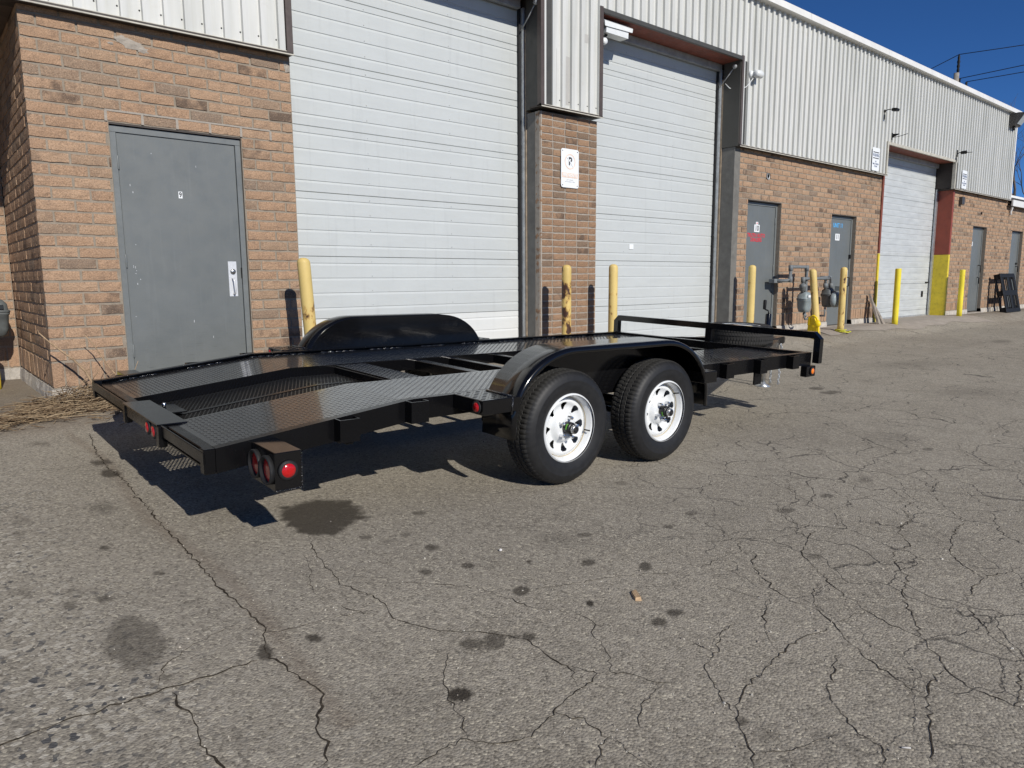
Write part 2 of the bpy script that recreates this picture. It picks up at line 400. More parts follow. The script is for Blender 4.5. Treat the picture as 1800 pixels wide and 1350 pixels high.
CRACKS = [[0.016,0.903,5.542,0.84,4.918,0.829,4.643,0.831,4.468,0.838,4.299,0.83,4.042,0.821,3.674,0.817,3.51,0.809,3.37,0.816,3.139,0.811,2.918,0.804,2.806,0.801,2.686,0.8,2.572,0.807,2.465,0.812,2.355,0.817,2.251,0.789,2.17,0.759,2.084,0.769,2.01,0.78,1.923,0.792,1.842,0.802,1.771,0.757,1.706,0.717,1.646,0.71,1.599,0.701,1.553,0.66,1.499],[0.018,0.048,2.051,0.083,2.063,0.13,2.065,0.183,2.069,0.269,2.071,0.349,2.068,0.444,2.064,0.502,2.06,0.57,2.061,0.634,2.06,0.724,2.058],[0.014,0.475,2.039,0.472,1.99,0.473,1.941,0.48,1.854,0.475,1.814,0.47,1.775,0.471,1.733,0.476,1.689,0.481,1.641,0.492,1.571],[0.006,0.445,2.063,0.465,2.125,0.483,2.179,0.529,2.222,0.579,2.254,0.62,2.275,0.66,2.293,0.72,2.307,0.768,2.323],[0.008,0.798,2.204,0.859,2.18,0.92,2.171,0.992,2.164,1.052,2.159,1.118,2.118],[0.009,1.278,2.905,1.239,2.78,1.204,2.669,1.199,2.601,1.188,2.52,1.177,2.449,1.161,2.385,1.16,2.368,1.179,2.317,1.201,2.258,1.212,2.186,1.207,2.118,1.19,2.073,1.18,2.034,1.199,1.985,1.218,1.94,1.238,1.895,1.256,1.862,1.294,1.828,1.34,1.787,1.37,1.759,1.394,1.722,1.423,1.676,1.448,1.643,1.443,1.588,1.434,1.531,1.435,1.489,1.443,1.454,1.414,1.406,1.39,1.354],[0.005,1.168,2.719,1.131,2.564,1.068,2.439,1.052,2.333],[0.007,1.085,2.223,1.099,2.165,1.118,2.118,1.146,2.091,1.18,2.06],[0.006,1.284,2.304,1.358,2.248,1.435,2.17,1.494,2.106,1.562,2.029,1.571,1.98,1.578,1.928,1.591,1.872,1.6,1.815,1.652,1.743,1.705,1.664,1.71,1.619,1.702,1.579,1.639,1.531,1.616,1.471,1.592,1.42,1.523,1.351,1.562,1.309,1.577,1.271,1.587,1.236,1.639,1.173],[0.005,1.699,1.894,1.781,1.879,1.869,1.855,1.946,1.829,2.013,1.81,2.088,1.779,2.161,1.744,2.288,1.654],[0.008,1.443,1.454,1.463,1.426,1.472,1.392,1.485,1.369,1.455,1.359,1.426,1.352,1.369,1.345,1.314,1.333,1.283,1.324,1.253,1.315,1.226,1.304,1.2,1.294,1.174,1.286,1.148,1.28,1.119,1.28,1.092,1.284,1.046,1.306,1.022,1.334,0.999,1.363,0.973,1.372,0.951,1.379,0.927,1.373,0.903,1.365,0.866,1.366,0.829,1.364],[0.006,1.219,1.755,1.155,1.68,1.091,1.604,1.076,1.555,1.062,1.508,1.043,1.465,1.025,1.423,1.001,1.368],[0.009,1.253,1.315,1.269,1.283,1.289,1.254,1.29,1.228,1.29,1.201,1.292,1.175,1.29,1.147,1.262,1.137,1.239,1.125,1.204,1.107,1.177,1.087],[0.008,1.309,1.138,1.299,1.116,1.29,1.095,1.288,1.064,1.288,1.032,1.288,0.998],[0.006,1.602,1.213,1.545,1.203,1.491,1.194,1.442,1.165,1.398,1.137,1.393,1.11],[0.004,1.348,1.839,1.418,1.835,1.477,1.825,1.572,1.783],[0.007,2.132,1.297,2.058,1.288,1.989,1.278,1.942,1.249,1.9,1.223,1.828,1.206,1.767,1.188,1.735,1.146,1.704,1.107,1.685,1.083,1.665,1.056,1.649,1.022,1.636,0.989],[0.01,2.328,1.069,2.231,1.08,2.143,1.093,2.086,1.091,2.028,1.088,1.965,1.078,1.901,1.067,1.844,1.061,1.788,1.055,1.741,1.039,1.696,1.021,1.643,0.99,1.596,0.958,1.563,0.916,1.533,0.875,1.48,0.845],[0.009,2.722,1.596,2.628,1.552,2.554,1.499,2.496,1.421,2.438,1.344,2.419,1.287,2.404,1.234,2.416,1.169,2.385,1.117,2.359,1.07,2.316,1.024,2.272,0.978,2.24,0.927,2.213,0.88,2.18,0.808,2.152,0.755,2.155,0.727,2.16,0.701],[0.009,3.186,1.562,3.111,1.546,3.038,1.522,2.871,1.46,2.819,1.407,2.77,1.357,2.705,1.281,2.647,1.209,2.598,1.125,2.548,1.05,2.505,0.941,2.503,0.893,2.5,0.847,2.467,0.812,2.431,0.777,2.389,0.746,2.349,0.716,2.32,0.679,2.296,0.641,2.296,0.612,2.297,0.583,2.294,0.526,2.288,0.497],[0.009,3.637,1.348,3.476,1.308,3.417,1.254,3.348,1.203,3.274,1.21,3.194,1.214,3.087,1.166,3.025,1.119,2.963,1.071,2.788,1.015,2.726,0.974,2.653,0.931,2.574,0.888,2.5,0.847],[0.009,3.929,1.161,3.764,1.157,3.638,1.132,3.421,1.067,3.348,1.02,3.279,0.969,3.237,0.916,3.201,0.869,3.118,0.867,3.039,0.864,2.896,0.838,2.842,0.801,2.798,0.765,2.737,0.721,2.675,0.678,2.636,0.626,2.599,0.578],[0.008,3.201,0.869,3.287,0.85,3.367,0.83,3.489,0.809],[0.007,2.363,1.324,2.294,1.291,2.231,1.258,2.111,1.183,2.068,1.137,2.028,1.092],[0.007,2.181,0.973,2.113,0.949,2.055,0.923,1.964,0.903,1.931,0.875,1.899,0.848,1.871,0.816,1.843,0.784,1.831,0.756,1.823,0.73,1.814,0.702,1.805,0.675,1.774,0.655,1.728,0.647],[0.01,2.345,0.715,2.244,0.72,2.179,0.704,2.121,0.686,2.052,0.66,1.992,0.635,1.945,0.613,1.906,0.595,1.84,0.558],[0.005,1.548,0.879,1.581,0.851,1.621,0.822,1.704,0.804,1.759,0.786,1.814,0.767],[0.006,2.625,1.264,2.552,1.238,2.49,1.208,2.41,1.157],[0.006,2.539,1.046,2.454,1.058,2.38,1.074],[0.007,2.539,0.567,2.439,0.555,2.367,0.527,2.288,0.52,2.25,0.494],[0.005,1.867,1.326,1.866,1.285,1.868,1.248,1.866,1.206],[0.004,2.289,1.521,2.307,1.445,2.319,1.375,2.338,1.325],[0.005,2.382,1.631,2.463,1.64,2.547,1.651,2.662,1.625,2.719,1.678,2.805,1.723,2.974,1.749],[0.006,2.847,2.068,2.858,2.009,2.849,1.937,2.827,1.859,2.794,1.767],[0.007,4.841,1.732,4.697,1.617,4.575,1.516,4.326,1.482,4.212,1.404,4.123,1.339,4.019,1.25,3.921,1.166],[0.005,3.46,1.909,3.387,1.871,3.314,1.826,3.268,1.776,3.224,1.727,3.202,1.664,3.195,1.612],[0.006,5.767,1.809,5.596,1.728,5.447,1.645,5.346,1.555,5.264,1.478,5.241,1.364,5.216,1.257],[0.005,3.926,1.907,3.86,1.786,3.788,1.668,3.887,1.642,4.01,1.626],[0.006,3.903,2.103,3.774,2.018,3.64,1.934,3.601,1.841,3.561,1.754,3.531,1.687,3.511,1.627,3.433,1.581,3.352,1.533,3.335,1.478],[0.006,4.209,1.647,4.113,1.55,4.02,1.461,3.847,1.431,3.791,1.387,3.737,1.345,3.619,1.333,3.513,1.317],[0.005,4.559,1.391,4.464,1.317,4.363,1.244,4.293,1.157,4.23,1.082],[0.005,4.698,2.001,4.628,1.934,4.574,1.876,4.495,1.748,4.424,1.626],[0.006,6.324,1.794,6.586,1.805,6.865,1.816,7.353,1.811],[0.004,6.802,3.313,6.58,3.04,6.434,2.818,6.222,2.579],[0.004,4.97,2.802,4.885,2.595,4.79,2.395,4.655,2.207],[0.004,5.47,3.525,5.306,3.201,5.259,2.968]]
STAINS = [[1.435,3.108,0.159,-0.118,0.112,0.233,0.85],[1.531,3.264,0.068,-0.05,0.036,0.074,0.4],[0.456,2.402,0.083,-0.065,0.042,0.185,0.5],[0.913,2.073,0.024,-0.019,0.013,0.027,0.85],[0.757,2.085,0.018,-0.014,0.017,0.043,0.8],[1.103,1.534,0.026,-0.021,0.023,0.032,0.95],[1.063,1.528,0.011,-0.009,0.008,0.011,0.6],[1.288,1.736,0.033,-0.026,0.019,0.026,0.65],[1.361,1.697,0.029,-0.023,0.034,0.043,0.65],[1.426,1.688,0.018,-0.014,0.012,0.014,0.6],[1.464,1.653,0.019,-0.015,0.02,0.022,0.75],[1.666,1.925,0.029,-0.022,0.025,0.029,0.75],[1.799,1.701,0.013,-0.01,0.016,0.016,0.95],[1.891,1.463,0.024,-0.018,0.026,0.021,0.75],[1.992,1.464,0.029,-0.022,0.025,0.019,0.75],[2.222,1.788,0.024,-0.019,0.032,0.026,0.75],[2.063,1.959,0.028,-0.021,0.026,0.025,0.7],[1.638,2.471,0.025,-0.019,0.018,0.026,0.7],[1.644,2.228,0.022,-0.017,0.017,0.023,0.7],[1.477,2.28,0.023,-0.018,0.018,0.027,0.65],[1.47,2.744,0.026,-0.019,0.017,0.03,0.5],[1.626,2.67,0.02,-0.015,0.015,0.024,0.45],[1.523,2.654,0.035,-0.027,0.014,0.023,0.3],[1.824,2.869,0.029,-0.021,0.018,0.028,0.55],[2.274,2.183,0.031,-0.023,0.026,0.025,0.55],[2.028,2.494,0.017,-0.013,0.014,0.017,0.45],[2.667,2.016,0.02,-0.015,0.019,0.014,0.55],[1.868,2.107,0.007,-0.006,0.008,0.009,0.85],[0.663,2.894,0.026,-0.019,0.007,0.028,0.6],[0.552,3.291,0.017,-0.012,0.005,0.027,0.65],[0.449,2.796,0.023,-0.018,0.006,0.03,0.6],[0.353,2.799,0.023,-0.018,0.006,0.039,0.5],[0.38,2.907,0.04,-0.03,0.009,0.053,0.35],[0.293,3.687,0.027,-0.02,0.004,0.039,0.45],[0.652,3.84,0.064,-0.047,0.022,0.111,0.4],[0.334,3.861,0.044,-0.033,0.009,0.079,0.3],[0.826,4.736,0.053,-0.038,0.013,0.069,0.75],[0.811,4.44,0.045,-0.032,0.017,0.086,0.8],[0.609,5.43,0.063,-0.044,0.009,0.065,0.45],[1.628,0.894,0.021,-0.017,0.031,0.018,0.4],[3.352,1.798,0.043,-0.032,0.042,0.023,0.55],[3.752,1.79,0.031,-0.023,0.04,0.02,0.55],[4.255,1.805,0.043,-0.031,0.074,0.033,0.45],[5.389,1.874,0.034,-0.024,0.055,0.02,0.5],[7.301,3.66,0.081,-0.052,0.112,0.057,0.6],[7.187,3.445,0.094,-0.061,0.107,0.052,0.6],[2.917,2.068,0.028,-0.021,0.029,0.021,0.5],[0.485,2.128,0.015,-0.012,0.005,0.019,0.45],[2.117,2.216,0.081,-0.061,0.067,0.071,0.22],[2.868,1.407,0.032,-0.024,0.03,0.016,0.5],[1.628,0.97,0.01,-0.008,0.018,0.011,0.6],[0.238,3.016,0.041,-0.031,0.006,0.049,0.3],[0.672,2.569,0.019,-0.014,0.008,0.027,0.35],[1.614,1.28,0.014,-0.011,0.01,0.008,0.35],[3.03,2.626,0.037,-0.027,0.034,0.03,0.4],[2.831,0.766,0.017,-0.013,0.025,0.008,0.4],[15.009,4.15,0.189,-0.123,0.364,0.103,0.4],[8.54,5.102,0.387,-0.267,0.31,0.187,0.25],[5.518,2.196,0.222,-0.155,0.248,0.102,0.18],[3.046,1.941,0.14,-0.104,0.123,0.081,0.15],[0.95,1.621,0.111,-0.088,0.059,0.096,0.12],[1.106,3.432,0.129,-0.096,0.058,0.169,0.15],[1.493,1.497,0.113,-0.088,0.075,0.075,0.12],[10.31,3.878,0.608,-0.42,0.516,0.198,0.25],[8.443,2.599,0.358,-0.259,0.326,0.104,0.2]]

def lines(segs):
    o = []
    for a, b, st in segs: o += list(np.arange(a, b - 1e-6, st))
    return np.array(o + [segs[-1][1]])
def build_ground():
    xs = lines([(-150, -20, 26), (-20, -4, 2), (-4, -.5, .25), (-.5, 3.2, .0125), (3.2, 4.2, .02), (4.2, 9, .04), (9, 26, .25), (26, 60, 2), (60, 300, 30)])
    ys = lines([(-200, -20, 30), (-20, -3, 2), (-3, .2, .2), (.2, 3.6, .0125), (3.6, 4.4, .03), (4.4, 9, .06), (9, 40, 2), (40, 300, 40)])
    X, Y = np.meshgrid(xs, ys); nx, ny = len(xs), len(ys)
    Z = gz(X, Y)
    near = (X > -2) & (X < 12) & (Y > -1) & (Y < 9)
    Z = Z + near * .004 * (np.sin(X * 2.1 + 1.3) * np.sin(Y * 1.7) + .5 * np.sin(X * 5.3) * np.sin(Y * 4.1 + .6))
    co = np.stack([X, Y, Z], -1).reshape(-1, 3)
    idx = np.arange(nx * ny).reshape(ny, nx)
    q = np.stack([idx[:-1, :-1], idx[:-1, 1:], idx[1:, 1:], idx[1:, :-1]], -1).reshape(-1, 4)
    me = bpy.data.meshes.new('asphalt_ground')
    me.vertices.add(len(co)); me.vertices.foreach_set('co', co.ravel())
    me.loops.add(q.size); me.loops.foreach_set('vertex_index', q.ravel().astype(np.int32))
    me.polygons.add(len(q)); me.polygons.foreach_set('loop_start', np.arange(0, q.size, 4, dtype=np.int32))
    me.polygons.foreach_set('loop_total', np.full(len(q), 4, np.int32)); me.update()
    me.polygons.foreach_set('use_smooth', np.ones(len(q), bool))
    def nz(fx, fy, ph, k): return sum(np.sin(X * fx * (1.7 ** i) + ph * (i + 1) + 1.9 * np.sin(Y * fy * (1.5 ** i) + i)) * np.cos(Y * fy * (1.63 ** i) + ph * 2 + i) / (1.6 ** i) for i in range(k))
    st = np.zeros_like(X); wob = .16 * nz(23., 21., .7, 4)
    for cx, cy, ax, ay, bx, by, s in STAINS:
        det = ax * by - ay * bx
        if abs(det) < 1e-9: continue
        dx, dy = X - cx, Y - cy
        u = (dx * by - dy * bx) / det; v = (ax * dy - ay * dx) / det
        d = np.sqrt(u * u + v * v) + wob
        soft = .2 if s > .45 else .7
        st = np.maximum(st, s * (1 - sms(1 - soft, 1 + soft * .45, d)))
    far = np.clip((X - 9) / 6, 0, 1) * np.clip((6 - Y) / 2, 0, 1)
    st = np.maximum(st, .22 * far * sms(.2, 1.3, nz(.35, 2.1, .3, 3)))
    # damp seam filled with fines along the pavement joint, dirt along the wall foot
    dirt = sms(5.75, 6.35, Y + .22 * nz(2.1, 2.7, 1.1, 3)) * np.where(X > 15.2, np.where(X < 19.5, .25, .6), .7)
    dirt = np.maximum(dirt, .55 * np.exp(-((X - .82 - .03 * np.sin(Y * 3)) / .035) ** 2) * (Y > 1.6) * (Y < 5.7))
    dirt = np.maximum(dirt, .9 * np.exp(-((X - .55) / .75) ** 2 - ((Y - 5.95) / .26) ** 2))
    coarse = sms(.55, .95, .82 - X + .3 + .12 * nz(3., 3., .2, 2)) * (1 - .6 * sms(3.2, 4.6, Y)) * .9 + .12
    craze = sms(1.2, 3.2, X - .5 * Y + .5) * .85 + .12
    for nm, a in (('stain', st), ('dirt', dirt), ('coarse', coarse), ('craze', craze)):
        at = me.attributes.new(nm, 'FLOAT', 'POINT'); at.data.foreach_set('value', a.ravel().astype(np.float32))
    me.materials.append(M['asphalt'])
    return tag(link('asphalt_ground', me), kind='structure')
build_ground()

def wobz(x, y): return g(x, y) + .004 * (math.sin(x * 2.1 + 1.3) * math.sin(y * 1.7) + .5 * math.sin(x * 5.3) * math.sin(y * 4.1 + .6))
def build_cracks():
    mb = MB(); rnd = random.Random(3)
    for c in CRACKS:
        w = c[0] * .40; P = [(c[i], c[i + 1]) for i in range(1, len(c), 2)]
        pts = []
        for a, b in zip(P, P[1:]):
            n = max(2, int(math.dist(a, b) / .018))
            dx, dy = b[0] - a[0], b[1] - a[1]; L = math.hypot(dx, dy) or 1
            for k in range(n):
                t = k / n; j = rnd.gauss(0, .006) if k else 0
                pts.append((a[0] + dx * t - dy / L * j, a[1] + dy * t + dx / L * j))
        pts.append(P[-1]); N = len(pts); L0 = []; L1 = []
        gap = rnd.random() * 6
        for i, (x, y) in enumerate(pts):
            a = pts[max(i - 1, 0)]; b = pts[min(i + 1, N - 1)]
            dx, dy = b[0] - a[0], b[1] - a[1]; L = math.hypot(dx, dy) or 1
            e = min(1, i / 4 + .25, (N - 1 - i) / 4 + .25)
            hw = w * .5 * e * (.42 + .58 * abs(math.sin(i * .23 + gap) + .5 * math.sin(i * .61))) * rnd.uniform(.55, 1.4)
            L0.append((x - dy / L * hw, y + dx / L * hw)); L1.append((x + dy / L * hw, y - dx / L * hw))
        V = []
        for a, b in zip(L0, L1): V += [(a[0], a[1], wobz(*a) + .0018), (b[0], b[1], wobz(*b) + .0018)]
        mb.add(V, [(2 * i, 2 * i + 1, 2 * i + 3, 2 * i + 2) for i in range(N - 1)])
    o = mb.build('asphalt_crack', 'crack'); tag(o, 'network of dark branching cracks across the grey asphalt yard', 'cracks', kind='stuff')
build_cracks()

# concrete apron in front of the far bay, sloping out of the doorway
mb = MB(); nxa, nya = 28, 8
V = []; F = []
for j in range(nya + 1):
    for i in range(nxa + 1):
        x = 12.3 + (19.9 - 12.3) * i / nxa; y0 = 5.93 - .10 * math.sin(x * 1.3) - .05 * math.sin(x * 4.1) - max(0, (x - 16) * .06)
        y = y0 + (6.98 - y0) * j / nya; V.append((x, y, g(x, y) + .006 + .012 * min(1, j / 2)))
for j in range(nya):
    for i in range(nxa): a = j * (nxa + 1) + i; F.append((a, a + 1, a + nxa + 2, a + nxa + 1))
mb.add(V, F); tag(mb.build('concrete_apron', 'apron'), kind='structure')

# ------------------------------------------------------------------ the building
YF, YC = 6.60, 6.52            # brick face, cladding face
ZB, ZS, PITCH = .303, .519, .0896
ZTOP = 3.16
def wroot(name, loc):
    o = empty(name, loc); return o
def under(o, root):             # child built in world coordinates
    o.parent = root; o.matrix_parent_inverse = Matrix.Translation(-Vector(root.location)); return o

bld = wroot('industrial_building', (9.0, 6.6, .19))
tag(bld, 'long brick industrial unit block with pale ribbed metal cladding and white bay doors', 'building')

def brick_mesh(seed):
    r = random.Random(seed); nx, nz = 5, 3
    V = []; F = []
    for k in range(nz):
        for i in range(nx):
            ex = i in (0, nx - 1); ez = k in (0, nz - 1)
            x = -.5 + i / (nx - 1); z = -.5 + k / (nz - 1)
            if ex: x += -math.copysign(.012 * r.uniform(.4, 1.8), x)
            if ez: z += -math.copysign(.05 * r.uniform(.3, 1.7), z)
            y = r.uniform(-.0025, .002) + (.0035 if (ex or ez) else 0)
            V.append((x, y, z))
    for k in range(nz - 1):
        for i in range(nx - 1): a = k * nx + i; F.append((a, a + 1, a + nx + 1, a + nx))
    ring = list(range(nx)) + [nx * (k + 1) - 1 for k in range(1, nz)] + list(range(nx * nz - 2, nx * (nz - 1) - 1, -1)) + [nx * k for k in range(nz - 2, 0, -1)]
    o = len(V)
    for i in ring: V.append((V[i][0] * 1.0, .03, V[i][2]))
    n = len(ring)
    for i in range(n): j = (i + 1) % n; F.append((ring[j], ring[i], o + i, o + j))
    return V, F
BRICKS = [brick_mesh(s) for s in range(7)]
def bmeshes(mat):
    out = []
    for V, F in BRICKS:
        me = bpy.data.meshes.new('brick'); me.from_pydata(V, [], F); me.materials.append(M[mat]); me.update(); out.append(me)
    return out
BM = {'brick': bmeshes('brick'), 'brick_brown': bmeshes('brick_brown')}
N_IND = [0]
def spans(a, b, cuts):
    out = [(a, b)]
    for c0, c1 in cuts:
        nx = []
        for s0, s1 in out:
            if c1 <= s0 or c0 >= s1: nx.append((s0, s1)); continue
            if c0 > s0: nx.append((s0, c0))
            if c1 < s1: nx.append((c1, s1))
        out = nx
    return out
def brick_wall(s0, s1, mat='brick', mort='mortar', openings=(), blen=.267, pitch=PITCH, z0=ZB, zt=ZTOP, soldier=ZS, face='y', plane=YF, single=False, first=.107, joint=.010, sw=.1, label=None, thick=.11, inset=0.):
    mb = MB(); e = .009
    def bx(a, b, c, d):
        if face == 'y': mb.box(a, b, plane + e, plane + thick, c, d)
        else: mb.box(plane + e, plane + thick, a + inset, b, c, d)
    edges = sorted({s0, s1} | {o[0] for o in openings} | {o[1] for o in openings})
    for a, b in zip(edges, edges[1:]):
        o = [q for q in openings if q[0] <= a + 1e-6 and q[1] >= b - 1e-6]
        if o: 
            if o[0][2] < zt: bx(a, b, o[0][2], zt)
        else: bx(a + (inset if a == s0 and face == 'y' else 0), b, z0, zt)
    w = under(mb.build('brick_wall', mort), bld)
    if label: w['label'] = label
    J = MB(); rr = random.Random(int(s0 * 100) + 5)
    def put(a, b, c, d):
        L, H = b - a - joint, d - c - joint
        if L < .012: return
        k = rr.randrange(7); cs, cz = (a + b) / 2, (c + d) / 2 + rr.uniform(-.0012, .0012)
        pr = rr.uniform(-.0025, .0025)
        if single and N_IND[0] < 300:
            o = bpy.data.objects.new('brick', BM[mat][k]); COL.objects.link(o); o.parent = w
            o.scale = (L, 1, H); N_IND[0] += 1
            if face == 'y': o.location = (cs, plane + pr, cz)
            else: o.location = (plane + pr, cs, cz); o.rotation_euler = (0, 0, -math.pi / 2)
            o.rotation_euler.y = rr.uniform(-.004, .004)
        else:
            V, F = BRICKS[k]
            if face == 'y': J.add([(cs + v[0] * L, plane + pr + v[1], cz + v[2] * H) for v in V], F)
            else: J.add([(plane + pr + v[1], cs - v[0] * L, cz + v[2] * H) for v in V], F)
    z = z0
    if soldier:
        cuts = [(o[0], o[1]) for o in openings]
        for a, b in spans(s0, s1, cuts):
            n = max(1, round((b - a) / sw)); st = (b - a) / n
            for i in range(n): put(a + i * st, a + (i + 1) * st, z0, soldier)
        z = soldier
    row = 0
    while z < zt - .03:
        zz = min(z + pitch, zt + .03)
        cuts = [(o[0], o[1]) for o in openings if o[2] > (z + zz) / 2]
        ok = spans(s0, s1, cuts)
        s = s0 - (blen - first if row % 2 == 0 else 0) + (rr.uniform(-.006, .006))
        while s < s1:
            for a, b in ok:
                p, q = max(s, a), min(s + blen, b)
                if q - p > .02: put(p, q, z, zz)
            s += blen
        z = zz; row += 1
    if J.v:
        o = J.build('brick', mat, w); tag(o, kind='stuff')
    return w

D9 = (1.408, 2.457, 2.400); D10 = (10.595, 11.628, 2.395); D11 = (13.43, 14.44, 2.312); D12 = (20.88, 21.90, 2.405); D13 = (23.98, 24.98, 2.41)
brick_wall(.857, 2.945, openings=[D9], single=True, inset=.009, first=.112)
brick_wall(6.05, 7.044, 'brick_brown', 'mortar_pale', blen=.213, pitch=.0838, soldier=None, z0=.20, zt=3.13, single=True, first=.213, thick=.09)
brick_wall(6.6, 6.69, 'brick_brown', 'mortar_pale', blen=.2, pitch=.0838, soldier=None, z0=.20, zt=3.13, face='x', plane=6.05, first=.1, thick=.03)
brick_wall(6.597, 8.62, face='x', plane=.862, first=.16, thick=.2, inset=.03)
brick_wall(-1.6, .862, plane=8.59, first=.1)
brick_wall(10.16, 15.46, openings=[D10, D11], first=.11)
brick_wall(19.37, 23.55, openings=[D12], first=.11)

# foundation strips, rough cast
def foundation(x0, x1, y=6.585, face='y', top=ZB, x=.85):
    n = max(3, int((x1 - x0) / .035)); rr = random.Random(int(x0 * 50)); V = []; F = []
    for i in range(n + 1):
        s = x0 + (x1 - x0) * i / n
        for k in range(6):
            zz = -.05 + (top + .004 * rr.uniform(-1, 1) + .05) * k / 5
            d = rr.uniform(-.007, .005) - .010 * (k in (1, 2)) + (.012 if k == 5 else 0)
            V.append((s, y + d, zz) if face == 'y' else (x + d, s, zz))
    for i in range(n):
        for k in range(5):
            a = i * 6 + k; F.append((a, a + 6, a + 7, a + 1) if face == 'y' else (a + 6, a, a + 1, a + 7))
    for i in range(n): a = i * 6 + 5; b = a + 6; V += [(V[a][0], V[a][1] + .03, V[a][2]), (V[b][0], V[b][1] + .03, V[b][2])] if face == 'y' else [(V[a][0] + .03, V[a][1], V[a][2]), (V[b][0] + .03, V[b][1], V[b][2])]; F.append((a, b, len(V) - 1, len(V) - 2))
    mb = MB(); mb.smooth = False; mb.add(V, F); return under(mb.build('foundation', 'concrete'), bld)
for a, b in ((.848, 1.41), (2.455, 2.95), (10.16, 10.6), (11.63, 13.43), (14.44, 15.44), (19.38, 20.88), (21.9, 23.98)): foundation(a, b)
foundation(-1.6, .862, 8.575); foundation(6.59, 8.6, face='x')
under(MB().box(2.95, 10.16, 6.62, 7.1, -.1, .205).box(15.45, 19.3, 6.62, 7.1, -.1, .20).build('sill', 'apron'), bld)
# door thresholds
for d in (D9, D10, D11, D12): under(MB().box(d[0], d[1], 6.57, 6.75, .02, .215).build('threshold', 'apron'), bld)

# solid core and roof
under(MB().box(.95, 23.2, 7.06, 20, -.2, 5.3).box(-6, .94, 8.7, 20, -.2, 5.3).build('inner_wall', 'dark_soffit'), bld)
under(MB().box(-6, 23.25, 6.60, 20, 5.31, 5.36).build('roof', 'galv_dull'), bld)

# ribbed cladding, one sheet for each stretch of wall, ribs in one phase
RP = .160
def cladding(x0, x1, z0, z1, y=YC, end=False):
    pts = []; k = math.floor(x0 / RP) - 1
    prof = [(0, .034), (.098, .034), (.1015, 0), (.1565, 0)]
    raw = []
    while k * RP < x1 + RP:
        for a, d in prof: raw.append((k * RP + a, d))
        k += 1
    for (a, d), (b, e) in zip(raw, raw[1:]):
        if b <= x0 or a >= x1: continue
        if a < x0: pts.append((x0, d + (e - d) * (x0 - a) / (b - a)))
        else: pts.append((a, d))
        if b >= x1: pts.append((x1, d + (e - d) * (x1 - a) / (b - a))); break
    V = []; F = []
    for x, d in pts: V += [(x, y + d, z0), (x, y + d, z1)]
    for i in range(len(pts) - 1): F.append((2 * i, 2 * i + 2, 2 * i + 3, 2 * i + 1))
    mb = MB().add(V, F); return under(mb.build('cladding_sheet', 'cladding'), bld)
ZC = 3.185
CL = [(-3., 2.885, ZC), (2.885, 6.04, 4.47), (6.04, 6.985, ZC), (6.985, 10.20, 4.47), (10.20, 15.41, ZC + .01), (15.41, 19.17, 3.82), (19.17, 23.22, ZC + .02)]
for a, b, z in CL: cladding(a, b, z, 5.37)
# backing behind the ribs
under(MB().box(-3, 2.88, YC + .040, 6.605, ZC + .01, 5.3).box(2.88, 6.04, YC + .040, 6.98, 4.46, 5.3).box(6.05, 6.98, YC + .040, 7.05, ZC, 5.3).box(6.98, 10.21, YC + .040, 6.98, 4.46, 5.3)
      .box(10.21, 15.4, YC + .040, 7.05, ZC + .01, 5.3).box(15.4, 19.18, YC + .040, 6.98, 3.81, 5.3).box(19.18, 23.2, YC + .040, 7.05, ZC + .02, 5.3).box(-3, .9, 6.605, 8.7, ZC + .01, 5.3).build('girt_wall', 'dark_soffit'), bld)
# drip flashing and soffit below the sheets
for a, b, z in ((-3., 2.945, ZC), (5.985, 7.045, ZC), (10.15, 15.46, ZC), (19.14, 23.28, ZC + .012)):
    under(MB().hexa([(a, YC - .022, z - .030), (b, YC - .022, z - .030), (b, YC - .019, z - .033), (a, YC - .019, z - .033), (a, YC - .002, z + .006), (b, YC - .002, z + .006), (b, YC + .03, z + .006), (a, YC + .03, z + .006)]).build('drip_flashing', 'beige_flash'), bld)
    under(MB().box(a, b - .004, YC - .016, 6.72, z - .024, z - .004).build('soffit', 'dark_soffit'), bld)
under(MB().box(-3, .86, 6.72, 8.62, ZC - .02, ZC - .002).build('soffit', 'brown_trim'), bld)
# vertical edge trims beside the bays
for x, w, z0, z1, m in ((2.885, .06, ZC - .02, 5.36, 'brown_trim'), (5.985, .055, ZC - .02, 5.36, 'brown_trim'), (6.985, .06, ZC - .02, 4.49, 'brown_trim'), (10.15, .05, ZC - .02, 4.49, 'brown_trim'), (15.41, .05, ZC - .02, 3.83, 'beige_flash'), (19.12, .05, ZC - .01, 3.83, 'beige_flash'), (23.215, .07, ZC, 5.37, 'fascia')):
    under(MB().box(x, x + w, YC - .012, YC + .06, z0, z1, ch=.003).build('edge_trim', m), bld)
# bay heads: flashing edge, red primed lintel, steel header
for a, b, z in ((2.945, 5.985, 4.43), (7.045, 10.15, 4.43), (15.46, 19.12, 3.78)):
    under(MB().box(a, b, YC - .015, YC + .02, z - .012, z + .045, ch=.003).build('head_flashing', 'olive_metal' if z > 4 else 'beige_flash'), bld)
    under(MB().box(a - .02, b + .02, YC + .02, 6.99, z, z + .03).build('lintel', 'primer_red'), bld)
    under(MB().box(a, b, 6.87, 6.93, z - .10, z, ch=.004).build('header_angle', 'galv_dull'), bld)
# fascia cap in lengths
for i in range(9):
    a = -3 + i * 3.0; b = min(a + 2.994, 23.30)
    if a > 23.2: break
    under(MB().hexa([(a, 6.425, 5.362), (b, 6.425, 5.362), (b, 6.72, 5.362), (a, 6.72, 5.362), (a, 6.435, 5.468), (b, 6.435, 5.468), (b, 6.72, 5.49), (a, 6.72, 5.49)]).build('fascia_cap', 'fascia'), bld)

